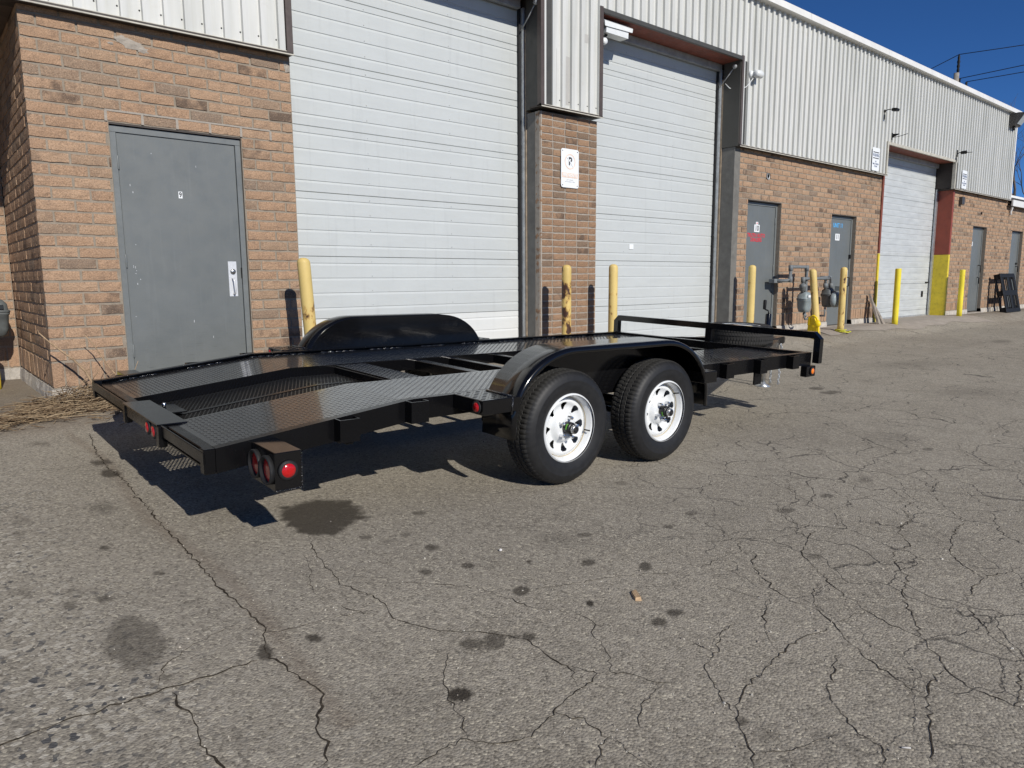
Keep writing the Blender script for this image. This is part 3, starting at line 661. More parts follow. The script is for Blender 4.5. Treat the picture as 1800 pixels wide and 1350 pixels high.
# bay doors
def section_mesh(x0, x1, h, grooves, mat):
    P = [(0.0, .012), (.004, .002)]
    for gz_ in grooves: P += [(gz_ - .024, 0.), (gz_ - .003, .0065), (gz_, .0065), (gz_ + .003, 0.)]
    P += [(h - .006, .0), (h - .003, .006), (h - .003, .04), (0., .04)]
    L0 = [(x0, y, z) for z, y in P]; L1 = [(x1, y, z) for z, y in P]
    mb = MB().loft([L0, L1]); me = bpy.data.meshes.new('door_panel'); me.from_pydata(mb.v, [], mb.f); me.materials.append(M[mat]); me.update(); return me
def bay_door(x0, x1, y, z0, h, n, grooves, mats, label, studs=()):
    base = under(MB().box(x0, x1, y + .05, y + .09, .15, z0 + h * n).build('bay_door', 'dark_soffit'), bld); base['label'] = label
    cache = {}
    for k in range(n):
        m = mats(k)
        if m not in cache: cache[m] = section_mesh(x0, x1, h, grooves, m)
        o = link('door_panel', cache[m], base); o.location = (0, y + random.uniform(0, .003), z0 + k * h)
    st = MB()
    for sx in studs:
        for k in range(n):
            for gz_ in grooves:
                z = z0 + k * h + gz_ + .02
                st.lathe([(.0001, y - .0032), (.0045, y - .0026), (.006, y + .001)], (sx, 0, z), 'y', 6, cap=False)
    if studs: st.build('rivet', 'galv_dull', base); 
    return base
G1 = (.110, .262, .415, .567)
bd1 = bay_door(2.86, 6.02, 6.955, .112, .637, 7, G1, lambda k: 'panel_new' if k == 0 else 'panel', 'white sectional bay door with a brighter bottom panel', (3.92, 4.98))
bd2 = bay_door(6.9, 10.12, 6.945, .118, .637, 7, G1, lambda k: 'panel', 'white sectional bay door under the security camera', (7.98, 9.05))
bd3 = bay_door(15.36, 19.16, 6.94, .36 - .625, .625, 7, (.09, .24, .37, .50), lambda k: 'panel_old', 'weathered ribbed bay door between red and yellow jambs', ())
rbox('door_bottom_seal', 'galv_dull', (15.4, 19.15, 6.925, 6.945, .185, .235), bd3)
for b, x0, x1 in ((bd1, 2.9, 6.0), (bd2, 7.0, 10.1)): rbox('door_bottom_seal', 'rubber', (x0, x1, 6.945, 6.985, .175, .2), b)
rbox('lock_hole', 'black_plastic', (18.78, 18.87, 6.925, 6.95, .66, .80), bd3)
rbox('door_pull', 'black_plastic', (18.98, 19.10, 6.91, 6.95, .99, 1.02), bd3)
rbox('paper_label', 'sign_white', (8.10, 8.19, 6.938, 6.9445, 1.56, 1.63), bd2, ch=0)
# jambs: concrete or steel below, metal above, door track and seal
def jamb(x, face_y0, top, parts, xd=.16):
    for nm, m, y0, y1, z0, z1, dx in parts:
        under(MB().box(x - dx, x + xd, y0, y1, z0, z1, ch=.002).build(nm, m), bld)
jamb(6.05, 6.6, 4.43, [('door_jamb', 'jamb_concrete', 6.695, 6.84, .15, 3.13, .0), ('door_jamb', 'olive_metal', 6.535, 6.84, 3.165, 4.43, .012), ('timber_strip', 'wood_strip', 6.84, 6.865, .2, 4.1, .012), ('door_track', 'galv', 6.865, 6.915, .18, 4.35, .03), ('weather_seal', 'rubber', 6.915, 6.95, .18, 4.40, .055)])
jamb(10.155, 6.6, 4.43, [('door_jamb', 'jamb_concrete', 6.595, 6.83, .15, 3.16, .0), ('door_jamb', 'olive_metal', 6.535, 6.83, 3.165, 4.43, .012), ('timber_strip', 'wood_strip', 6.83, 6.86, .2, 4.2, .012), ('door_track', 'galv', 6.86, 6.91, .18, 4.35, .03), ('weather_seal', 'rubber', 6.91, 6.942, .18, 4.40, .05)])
jamb(19.29, 6.6, 3.78, [('door_jamb', 'jamb_yellow', 6.575, 6.90, .16, 1.66, .0), ('door_jamb', 'jamb_red', 6.576, 6.90, 1.664, 3.165, .0), ('door_jamb', 'olive_metal', 6.535, 6.90, 3.17, 3.78, .02), ('door_track', 'galv', 6.90, 6.94, .18, 3.7, .10)], .085)
jamb(15.46, 6.6, 3.78, [('door_jamb', 'jamb_yellow', 6.578, 6.9, .16, 1.62, .0), ('door_jamb', 'primer_red', 6.579, 6.9, 1.624, 3.165, .0)], .07)
for x in (6.02, 10.125):   # stop-bolt brackets beside the tracks
    o = under(MB().tube([(x - .01, 6.62, 4.34), (x - .02, 6.88, 4.08)], .008, 8).lathe([(.03, -.02), (.034, -.01), (.034, .01), (.02, .016)], (x - .015, 6.62, 4.34), 'x', 14).build('guide_roller', 'galv_dull'), bld)

# service doors
def service_door(d, zb, rec, label, hinge_left=True, handle=None):
    x0, x1, zt = d; yf = YF + rec; fw = .05
    leaf = under(MB().box(x0 + fw + .003, x1 - fw - .003, yf + .012, yf + .056, zb + .012, zt - fw - .02, ch=.002).build('service_door', 'door_grey'), bld); leaf['label'] = label
    f = MB()
    f.box(x0 + .004, x0 + fw, yf, yf + .1, zb, zt - .02 - fw, ch=.002).box(x1 - fw, x1 - .004, yf, yf + .1, zb, zt - .02 - fw, ch=.002).box(x0 + .004, x1 - .004, yf + .0005, yf + .1, zt - .0195 - fw, zt - .02, ch=.002)
    f.cur = 1; f.box(x0 + .002, x1 - .002, yf + .06, yf + .11, zb - .02, zt - .01)
    f.build('door_frame', ['frame_grey', 'dark_soffit'], leaf)
    MB().box(x0 - .10, x1 + .02, YF + .010, YF + rec + .08, zt - .014, zt - .002).build('lintel_angle', 'dark_soffit', leaf)
    xh = x0 + fw + .001 if hinge_left else x1 - fw - .001
    for q in (.16, .5, .86):
        z = zb + (zt - zb) * q
        MB().lathe([(.007, z - .055), (.009, z - .05), (.009, z + .05), (.007, z + .055)], (xh, yf + .004, 0), 'z', 8).build('hinge', 'frame_grey', leaf)
    return leaf
d9 = service_door(D9, .215, .028, 'grey steel door marked 9 with a chrome pull handle')
MB().box(2.285, 2.36, YF + .036, YF + .0395, 1.003, 1.315, ch=.0012).build('handle_plate', 'satin', d9)
MB().tube([(2.318, YF + .037, 1.165), (2.318, YF + .008, 1.16), (2.322, YF + .004, 1.14), (2.327, YF + .004, 1.06), (2.325, YF + .008, 1.03), (2.322, YF + .037, 1.022)], .0085, 8).build('pull_handle', 'satin', d9)
MB().lathe([(.0001, YF + .02), (.015, YF + .021), (.0235, YF + .027), (.0245, YF + .037)], (2.325, 0, 1.225), 'y', 18).build('lock_cylinder', 'steel', d9)
rbox('strike', 'black_plastic', (2.398, 2.404, YF + .022, YF + .04, 1.17, 1.26), d9, ch=0)
rbox('number_plate', 'sign_white', (1.907, 1.938, YF + .0382, YF + .040, 1.842, 1.898), d9, ch=0)
text('numeral', '9', .058, 'ink_black', d9, (1.9225, YF + .0375, 1.870), .8, .0012)
sc = MB(); rr = random.Random(9)     # scuffs where the paint is chipped to primer
for k in range(15):
    if k < 9: x, z = rr.uniform(1.50, 1.56), rr.choice([rr.uniform(1.15, 1.3), rr.uniform(.85, 1.0), rr.uniform(1.86, 1.95)])
    else: x, z = rr.uniform(1.5, 2.3), rr.uniform(.5, 2.2)
    w, h = rr.uniform(.0008, .002), rr.uniform(.002, .011)
    if k % 5 == 0: w, h = h, w
    sc.box(x - w, x + w, YF + .0391, YF + .0402, z - h, z + h)
sc.build('paint_chip', 'ink_grey', d9)
d10 = service_door(D10, .215, .075, 'grey steel door marked 10 with red lettering', False)
rbox('number_plate', 'sign_white', (10.94, 11.10, YF + .084, YF + .0862, 1.895, 2.015), d10, ch=0)
text('numeral', '10', .125, 'ink_black', d10, (11.02, YF + .0832, 1.953), .95, .002)
rbox('small_plate', 'sign_white', (10.985, 11.055, YF + .084, YF + .0862, 2.017, 2.06), d10, ch=0)
rbox('red_dot', 'text_red', (11.005, 11.035, YF + .0828, YF + .084, 2.028, 2.048), d10, ch=0)
text('lettering', 'TRUTH AUTO', .085, 'text_red', d10, (11.01, YF + .086, 1.838), 1.0, .0022)
text('lettering', 'DEALERS', .085, 'text_red', d10, (11.01, YF + .086, 1.765), 1.0, .0022)
rbox('door_lock', 'satin', (10.655, 10.70, YF + .07, YF + .087, 1.0, 1.22), d10)
d11 = service_door(D11, .215, .075, 'grey steel door with blue unit lettering', True)
text('lettering', 'UNIT 11', .115, 'text_blue', d11, (13.865, YF + .086, 2.118), .95, .002)
rbox('number_plate', 'sign_white', (13.77, 13.945, YF + .084, YF + .0862, 1.84, 1.965), d11, ch=0)
text('numeral', '11', .125, 'ink_black', d11, (13.857, YF + .0832, 1.902), .95, .002)
rbox('handle_plate', 'satin', (14.31, 14.37, YF + .08, YF + .087, .95, 1.28), d11)
MB().tube([(14.33, YF + .085, 1.14), (14.33, YF + .03, 1.13), (14.33, YF + .03, .97), (14.33, YF + .085, .96)], .012, 8).build('pull_handle', 'black_plastic', d11)
rbox('padlock', 'black_plastic', (14.36, 14.40, YF + .05, YF + .087, 1.50, 1.58), d11)
d12 = service_door(D12, .23, .085, 'narrow looking grey door marked 12 near the end of the block', True)
rbox('number_plate', 'sign_white', (21.05, 21.22, YF + .094, YF + .0962, 1.915, 2.02), d12, ch=0)
text('numeral', '12', .11, 'ink_black', d12, (21.135, YF + .0932, 1.967), .9, .002)
MB().tube([(21.74, YF + .09, 1.43), (21.70, YF + .02, 1.42), (21.70, YF + .02, 1.24)], .012, 8).tube([(21.74, YF + .09, 1.12), (21.72, YF + .04, 1.1), (21.72, YF + .04, .95)], .012, 8).build('pull_handle', 'black_plastic', d12)
# small fittings on the brick
under(MB().lathe([(.055, 6.590), (.058, 6.60), (.034, 6.588), (.03, 6.66)], (11.151, 0, 2.797), 'y', 18, cap=False).build('vent_collar', 'galv_dull'), bld)
under(MB().lathe([(.0001, 6.597), (.033, 6.597)], (11.151, 0, 2.797), 'y', 14).lathe([(.0001, 6.590), (.04, 6.592)], (21.38, 0, 2.745), 'y', 12).build('vent_hole', 'black_plastic'), bld)
under(MB().box(19.74, 19.90, 6.52, 6.60, 2.86, 3.04, ch=.006).build('junction_box', 'lamp_bronze'), bld)
# smeared mortar patches and the white repointed joints over door 9
rr = random.Random(4)
def blob(cx, cz, rx, rz, y=YF - .003):
    mp = MB(); n = 22; a = [rr.uniform(.7, 1.2) for _ in range(n)]
    V = [(cx, y - .004, cz)] + [(cx + rx * a[i] * math.cos(6.2832 * i / n), y + .003, cz + rz * a[i] * math.sin(6.2832 * i / n)) for i in range(n)]
    mp.add(V, [(0, 1 + (i + 1) % n, 1 + i) for i in range(n)]); under(mp.build('mortar_patch', 'mortar_pale'), bld)
for x, z, a, b in ((1.62, 3.02, .10, .035), (1.55, 3.045, .05, .03), (1.70, 2.99, .05, .025), (1.47, 3.0, .02, .012), (2.915, 3.06, .03, .045), (2.90, 3.095, .025, .02)): blob(x, z, a, b)
z0, z1 = D9[2] + .004, D9[2] + PITCH; mp = MB()
for x in (1.391, 1.658, 1.925, 2.192, 2.459, 2.726): mp.box(x - .010, x + .010, YF - .0015, YF + .012, z0, z1 - .006)
for k in range(9): mp.box(1.385 + k * .15, 1.385 + k * .15 + (.15 if k < 8 else .14), YF - .0012 - .0006 * (k % 2), YF + .012, z1 - .009, z1 + .006)
tag(under(mp.build('repointed_joint', 'mortar_pale'), bld), kind='stuff')
# repair patches and tape squares on the pillar cladding
for q in ((6.404, 6.494, 3.24, 3.80), (6.244, 6.275, 3.24, 3.86), (6.725, 6.814, 4.02, 4.12)): under(MB().box(q[0], q[1], YC + .0325, YC + .0345, q[2], q[3]).build('paint_patch', 'patch_grey'), bld)
scw = MB()
for x in list(np.arange(-.6, 2.8, RP)) + list(np.arange(6.1, 6.95, RP)):
    x = math.floor(x / RP) * RP + .085
    scw.lathe([(.0001, YC + .027), (.006, YC + .028), (.007, YC + .034)], (x, 0, ZC + .09), 'y', 6, cap=False)
under(scw.build('sheet_screw', 'rubber'), bld)

# ------------------------------------------------------------------ lower annex beyond the tall block
anx = wroot('brick_annex', (26.5, 6.7, .19)); tag(anx, 'lower brick annex with white roof edge past the end of the tall block', 'building')
_b = bld; bld = anx
brick_wall(23.56, 31.0, openings=[D13], zt=3.02, first=.05, plane=6.605)
foundation(24.99, 31)
d13 = service_door((D13[0], D13[1], D13[2]), .23, .085, 'grey door behind the black pallet', True)
MB().tube([(24.86, YF + .09, 1.42), (24.83, YF + .02, 1.41), (24.83, YF + .02, 1.26)], .012, 8).lathe([(.0001, YF + .06), (.03, YF + .062), (.03, YF + .09)], (24.85, 0, 1.5), 'y', 12).build('pull_handle', 'black_plastic', d13)
bld = _b
for nm, m, dm in (('soffit', 'dark_soffit', (23.3, 31, 6.5, 6.95, 3.02, 3.05)), ('fascia', 'fascia', (23.32, 31, 6.46, 6.50, 3.03, 3.19)), ('gutter', 'dark_soffit', (23.32, 31, 6.5, 7.0, 3.192, 3.25)), ('parapet', 'fascia', (23.4, 31, 7.0, 7.3, 3.25, 3.48)), ('inner_wall', 'dark_soffit', (23.6, 31, 6.8, 16, -.2, 3.0)), ('roof', 'galv_dull', (23.3, 31, 7.3, 16, 3.2, 3.4))):
    under(rbox(nm, m, dm, None, 0.), anx)
under(MB().hexa([(23.4, 6.5, 3.252), (31, 6.5, 3.252), (31, 7.0, 3.252), (23.4, 7.0, 3.252), (23.4, 6.97, 3.262), (31, 6.97, 3.262), (31, 7.0, 3.40), (23.4, 7.0, 3.40)]).build('roof_slope', 'fascia'), anx)
under(MB().tube([(23.50, 6.55, 3.1), (23.50, 6.53, 2.98), (23.56, 6.57, 2.9), (23.56, 6.57, 2.80)], .03, 8).build('downspout', 'fascia'), anx)

# ------------------------------------------------------------------ the car-hauler trailer (local axes: x forward, y away from camera, z up)
tr = empty('car_hauler_trailer'); tr.rotation_mode = 'QUATERNION'
_t = Matrix((TU, TV, TN)).transposed(); tr.rotation_quaternion = _t.to_quaternion(); tr.location = TB
tag(tr, 'black open-deck tandem axle car trailer with tread plate runners and white wheels', 'trailer')
W, UF, UR, UB, HR, HRR, RH = 2.157, 3.854, -1.03, -.08, .545, .436, .106
def hr(u): return HR if u >= UB else HR + (HRR - HR) * (UB - u) / (UB - UR)
def seg(mb, v0, v1, dz0, dz1, us=(UR, UB, UF)):      # bar following the rail line, heights relative to the rail top
    mb.loft([[(u, v0, hr(u) + dz0), (u, v1, hr(u) + dz0), (u, v1, hr(u) + dz1), (u, v0, hr(u) + dz1)] for u in us]); return mb
for sgn, v in ((1, 0.), (-1, W)):
    mb = MB(); q = lambda a: v + sgn * a
    for a, b, c, d in ((0., .007, -RH, 0.), (.007, .046, -.007, 0.), (.007, .046, -RH, -RH + .007)):
        seg(mb, min(q(a), q(b)), max(q(a), q(b)), c, d)
    mb.build('side_rail', 'frame', tr)
    # runner plate just under the rail top, with inner stiffener
    mb = MB(); seg(mb, min(q(.047), q(.70)), max(q(.047), q(.70)), -.027, -.022); pl = mb.build('runner_plate', 'plate', tr)
    lg = MB(); nu, nv = int((UF - UR - .04) / .0225), 28
    for i in range(nu):
        for j in range(nv):
            u = UR + .035 + i * .0225; w_ = .062 + j * .0226
            if u < UR + .05: continue
            a = R(45 if (i + j) % 2 else -45); hx, hy = .0102, .0030
            z = hr(u) - .0222
            def pt(p, s, dz):
                x = p * math.cos(a) - s * math.sin(a); y = p * math.sin(a) + s * math.cos(a); return (u + x, q(w_) + y, hr(u + x) - .0222 + dz)
            V = [pt(-hx, 0, 0), pt(0, -hy, 0), pt(hx, 0, 0), pt(0, hy, 0), pt(-hx * .5, 0, .0013), pt(hx * .5, 0, .0013)]
            lg.add(V, [(0, 1, 5, 4), (1, 2, 5), (2, 3, 4, 5), (3, 0, 4)])
    tag(lg.build('tread_lug', 'plate', pl), kind='stuff')
    mb = MB(); seg(mb, min(q(.655), q(.698)), max(q(.655), q(.698)), -.105, -.0275); mb.build('runner_stringer', 'gloss', tr)
    wb = MB()      # weld beads along rail and plate
    u = UR + .03
    while u < UF - .1:
        if (int(u * 7)) % 3 != 2: wb.tube([(u, q(.049), hr(u) - .021), (u + .05, q(.049), hr(u + .05) - .021)], .005, 5)
        u += .06
    wb.build('weld_bead', 'weld', pl)

# tail: deck end tube, slotted rear bar, centre plate, light bracket
zr = HRR
MB().box(UR - .022, UR + .03, .05, W - .05, zr - .085, zr - .018, ch=.004).box(UR - .040, UR - .0225, .05, W - .05, zr - .085, zr - .079).build('tail_crossmember', 'frame', tr)
for a, b in ((.0, .63), (1.30, W)):
    MB().box(UR - .050, UR - .040, a, b, zr - .062, zr - .012, ch=.002).build('ramp_bar', 'frame', tr)
for v in (0., W - .05): MB().box(UR - .048, UR - .0, v, v + .05, zr - RH, zr + .0, ch=.003).build('rail_end_post', 'frame', tr)
MB().box(UR - .062, UR + .075, .63, 1.30, zr - .016, zr - .009, ch=.001).build('centre_plate', 'gloss', tr)
for v in (.60, 1.255): MB().box(UR - .0625, UR - .025, v, v + .05, zr - .115, zr - .0165, ch=.004).build('plate_post', 'frame', tr)
MB().box(UR - .056, UR - .046, .651, 1.254, zr - .075, zr - .017, ch=.001).build('light_bar', 'frame', tr)
for v in (.69, .80):
    o = MB().lathe([(.028, UR - .056), (.036, UR - .058), (.036, UR - .062), (.028, UR - .066)], (0, v, zr - .052), 'x', 20).build('light_grommet', 'rubber', tr)
    for p in o.data.vertices: p.co.y = v + (p.co.y - v) * 1.2
    l = MB().lathe([(.028, UR - .062), (.024, UR - .068), (.0001, UR - .071)], (0, v, zr - .052), 'x', 20).build('tail_lens', 'red_lens', o)
    for p in l.data.vertices: p.co.y = v + (p.co.y - v) * 1.2
MB().box(UR + .08, UR + .19, 1.03, 1.27, zr - .045, zr - .038, ch=.001).build('latch_plate', 'frame', tr)
MB().lathe([(.008, zr - .038), (.011, zr - .03), (.011, zr - .018), (.006, zr - .012)], (UR + .12, 1.20, 0), 'z', 10).build('latch_bolt', 'chrome', tr)

# expanded metal in the dovetail
mb = MB(); S, Lw = .0234, .0505; u0, u1, v0, v1 = UR + .035, .25, .705, 1.452
def strand(a, b):
    d = Vector(b) - Vector(a); n_ = Vector((-d.y, d.x, 0)).normalized() * .0027; t_ = Vector((0, 0, .003))
    A, B = Vector(a), Vector(b); mb.hexa([A - n_ - t_, B - n_ - t_, B + n_ - t_, A + n_ - t_, A - n_ + t_, B - n_ + t_, B + n_ + t_, A + n_ + t_])
hm = lambda u: hr(u) - .085
j = 0; vv = v0
while vv < v1 - 1e-6:
    ve = min(vv + Lw / 2, v1); uu = u0 + (S / 2 if j % 2 else 0); uu -= S
    while uu < u1:
        for s_ in (1, -1):
            a, b = uu, uu + s_ * S / 2
            if min(a, b) >= u0 and max(a, b) <= u1: strand((a, vv, hm(a)), (b, ve, hm(b)))
        uu += S
    vv = ve; j += 1
o = mb.build('expanded_metal', 'mesh_paint', tr); tag(o, kind='stuff')
mb = MB(); mb.loft([[(u, 1.062, hm(u) - .03), (u, 1.095, hm(u) - .03), (u, 1.095, hm(u) + .006), (u, 1.062, hm(u) + .006)] for u in (UR + .03, UB, .25)]); mb.build('mesh_bar', 'frame', tr)
for u in (-.72, -.40): MB().box(u - .02, u + .02, .05, W - .05, hm(u) - .07, hm(u) - .010, ch=.003).build('crossmember', 'frame', tr)
# bridge plate, crossmembers, front header
MB().box(.24, .45, .70, 1.457, HR - .034, HR - .0275, ch=.001).build('bridge_plate', 'plate', tr)
lg = MB()
for i in range(9):
    for jx in range(33):
        u, w_ = .256 + i * .0225, .715 + jx * .0226; a = R(45 if (i + jx) % 2 else -45); z = HR - .0276
        c, s_ = math.cos(a), math.sin(a); P = [(-.0102, 0), (0, -.003), (.0102, 0), (0, .003), (-.005, 0), (.005, 0)]
        lg.add([(u + p * c - t * s_, w_ + p * s_ + t * c, z + (.0017 if k > 3 else 0)) for k, (p, t) in enumerate(P)], [(0, 1, 5, 4), (1, 2, 5), (2, 3, 4, 5), (3, 0, 4)])
tag(lg.build('tread_lug', 'plate', tr.children[-1]), kind='stuff')
for u, d in ((.25, .05), (.44, .05), (.90, .075), (1.19, .05), (1.62, .05), (2.1, .06), (2.6, .05), (3.1, .06), (3.5, .05)):
    MB().box(u - d / 2, u + d / 2, .05, W - .05, HR - .105, HR - .036, ch=.003).build('crossmember', 'frame', tr)
MB().box(UF - .05, UF + .005, .05, W - .05, HR - RH, HR - .001, ch=.003).build('front_header', 'frame', tr)
rl = MB(); T = .028      # front stop rail: bent square tube
path = [(-.035, .455), (-.035, .655), (-.005, .688), (W + .005, .688), (W + .035, .655), (W + .035, .455)]
loops = []
for k, (v, h) in enumerate(path):
    a = Vector(path[max(k - 1, 0)]); b = Vector(path[min(k + 1, len(path) - 1)]); d = (b - a).normalized(); n_ = Vector((-d.y, d.x)) * T
    loops.append([(UF + .006, v - n_.x, h - n_.y), (UF + .062, v - n_.x, h - n_.y), (UF + .062, v + n_.x, h + n_.y), (UF + .006, v + n_.x, h + n_.y)])
rl.loft(loops); rl.build('front_rail', 'gloss', tr)
MB().box(UF + .008, UF + .06, 1.0, 1.07, HR - .05, .66, ch=.003).build('rail_post', 'frame', tr)

# stake pockets
for v, s_ in ((0., -1), (W, 1)):
    for u in (-.455, -.08, 2.57, 3.02, 3.5):
        h = hr(u) - .004; a, b = sorted((v + s_ * .002, v + s_ * .060)); c, d = sorted((v + s_ * .008, v + s_ * .054)); p = MB()
        p.box(u - .05, u - .044, a, b, h - .105, h).box(u + .044, u + .05, a, b, h - .105, h)
        e, f = sorted((v + s_ * .054, v + s_ * .060)); p.box(u - .044, u + .044, e, f, h - .105, h)
        p.build('stake_pocket', 'frame', tr)
    # rear lamp box with two round tail lamps and a side marker
    a, b = sorted((v + s_ * .003, v + s_ * .25)); bx_ = MB().box(-.885, -.772, a, b, .287, .446, ch=.003)
    bx_ = bx_.build('lamp_box', 'gloss', tr); wb = MB()
    for i in range(16): wb.lathe([(.0045, -.003), (.006, 0), (.0045, .003)], (-.88 + i * .0072, v + s_ * .251, .289), 'x', 5)
    for i in range(12): wb.lathe([(.004, -.003), (.005, 0), (.004, .003)], (-.7735, v + s_ * .249, .30 + i * .012), 'z', 5)
    wb.build('weld_bead', 'weld', bx_)
    for k in (.064, .188):
        c = v + s_ * k
        MB().lathe([(.060, -.884), (.061, -.900), (.058, -.905), (.052, -.903), (.050, -.886)], (0, c, .366), 'x', 26).build('light_grommet', 'rubber', bx_)
        MB().lathe([(.051, -.887), (.047, -.890), (.03, -.892), (.0001, -.893)], (0, c, .366), 'x', 26).build('tail_lens', 'red_lens', bx_)
    c = v + s_ * .25
    sd = lambda y: c + s_ * y
    MB().lathe([(.032, sd(-.001)), (.041, sd(.003)), (.041, sd(.008)), (.031, sd(.011))], (-.833, 0, .371), 'y', 24).build('light_grommet', 'rubber', bx_)
    MB().lathe([(.031, sd(.006)), (.028, sd(.012)), (.014, sd(.016)), (.0001, sd(.017))], (-.833, 0, .371), 'y', 24).build('marker_lens', 'red_lens', bx_)
    # tread-plate step boxes before and behind the fender
    for u0_, u1_, red in ((.156, .40, True), (1.98, 2.115, False)):
        a, b = sorted((v + s_ * .002, v + s_ * .25))
        sb = MB().box(u0_, u1_, a, b, .474, .550, ch=.003).build('fender_step', 'gloss', tr); lg = MB()
        for i in range(int((u1_ - u0_ - .02) / .03)):
            for jx in range(7):
                u, w_ = u0_ + .02 + i * .03, v + s_ * (.025 + jx * .033); an = R(45 if (i + jx) % 2 else -45); cc, ss = math.cos(an), math.sin(an)
                lg.add([(u + p * cc - t * ss, w_ + p * ss + t * cc, .5499 + (.002 if k > 3 else 0)) for k, (p, t) in enumerate([(-.0135, 0), (0, -.0042), (.0135, 0), (0, .0042), (-.007, 0), (.007, 0)])], [(0, 1, 5, 4), (1, 2, 5), (2, 3, 4, 5), (3, 0, 4)])
        tag(lg.build('tread_lug', 'plate', sb), kind='stuff')
        if red:
            c = v + s_ * .205
            MB().lathe([(.026, u0_ + .001), (.034, u0_ - .004), (.034, u0_ - .008), (.025, u0_ - .010)], (0, c, .512), 'x', 22).build('light_grommet', 'rubber', sb)
            MB().lathe([(.026, u0_ - .006), (.022, u0_ - .012), (.0001, u0_ - .015)], (0, c, .512), 'x', 22).build('marker_lens', 'red_lens', sb)
    # tandem fender: swept sheet with rolled lip, closed inner skirt
    prof = []
    for k in range(17): t = math.pi / 2 * k / 16; prof.append((.80 - .452 * math.cos(t), .40 + .377 * math.sin(t)))
    prof = [(.345, .325)] + prof; prof = prof + [(2.38 - a_, b_) for a_, b_ in reversed(prof)]
    L = []
    cs = [(.004, .0), (.225, .0), (.238, -.003), (.247, -.010), (.25, -.022), (.247, -.034), (.238, -.036), (.243, -.022), (.236, -.010), (.225, -.004), (.004, -.004)]
    for k, (a_, b_) in enumerate(prof):
        p0, p1 = prof[max(k - 1, 0)], prof[min(k + 1, len(prof) - 1)]; d = Vector((p1[0] - p0[0], p1[1] - p0[1])).normalized(); n_ = Vector((-d.y, d.x))
        L.append([(a_ + n_.x * o_, v + s_ * w_, b_ + n_.y * o_) for w_, o_ in cs])
    if s_ > 0: L = [list(reversed(l)) for l in L]
    fb = MB(); fb.smooth = True; fb.loft(L); fe = fb.build('fender', 'gloss', tr)
    lo = [(a_, v + s_ * .006, max(.40, b_ - .002)) for a_, b_ in prof if b_ >= .40]; V = []; F = []
    for (a_, y_, b_) in lo: V += [(a_, y_, .44), (a_, y_, b_)]
    for (a_, y_, b_) in lo: V += [(a_, y_ - s_ * .004, .44), (a_, y_ - s_ * .004, b_)]
    n_ = len(lo)
    for i in range(n_ - 1): F += [(2 * i, 2 * i + 2, 2 * i + 3, 2 * i + 1), (2 * n_ + 2 * i + 1, 2 * n_ + 2 * i + 3, 2 * n_ + 2 * i + 2, 2 * n_ + 2 * i)]
    MB().add(V, F).build('fender_skirt', 'gloss', fe)
    wb = MB(); wb.tube([(.352, v + s_ * .03, .553), (.345, v + s_ * .24, .553)], .006, 6).tube([(.344, v + s_ * .252, .55), (.342, v + s_ * .252, .50), (.34, v + s_ * .25, .46)], .005, 6); wb.build('weld_bead', 'weld', fe)
    # front marker box
    a, b = sorted((v + s_ * .0, v + s_ * .055)); mk = MB().box(3.69, 3.835, a, b, .352, .440, ch=.003).build('marker_box', 'frame', tr); c = v + s_ * .055
    MB().lathe([(.028, c), (.034, c + s_ * .004), (.034, c + s_ * .008), (.026, c + s_ * .010)], (3.775, 0, .398), 'y', 20).build('light_grommet', 'rubber', mk)
    MB().lathe([(.027, c + s_ * .006), (.022, c + s_ * .012), (.0001, c + s_ * .015)], (3.775, 0, .398), 'y', 20).build('marker_lens', 'amber_lens', mk)
    MB().box(2.975, 3.075, min(v, v + s_ * .012), max(v, v + s_ * .012) + .001, .345, .47, ch=.002).build('support_leg', 'frame', tr)
    # leaf springs and hangers
    sv = v + (.10 if s_ < 0 else -.10)
    for uc in (.802, 1.6415):
        lp = [(uc - .33 + .66 * k / 12, sv, .37 - .10 * math.sin(math.pi * k / 12)) for k in range(13)]
        MB().loft([[(p[0], sv - .022, p[2] - .016), (p[0], sv + .022, p[2] - .016), (p[0], sv + .022, p[2] + .016), (p[0], sv - .022, p[2] + .016)] for p in lp]).build('leaf_spring', 'frame', tr)
    MB().box(.44, .50, sv - .025, sv + .025, .35, .445, ch=.003).box(1.19, 1.25, sv - .025, sv + .025, .33, .445, ch=.003).box(1.94, 2.0, sv - .025, sv + .025, .35, .445, ch=.003).build('spring_hanger', 'frame', tr)
for uc in (.802, 1.6415): MB().lathe([(.038, .05), (.038, W - .05)], (uc, 0, .323), 'y', 14).build('axle', 'frame', tr)

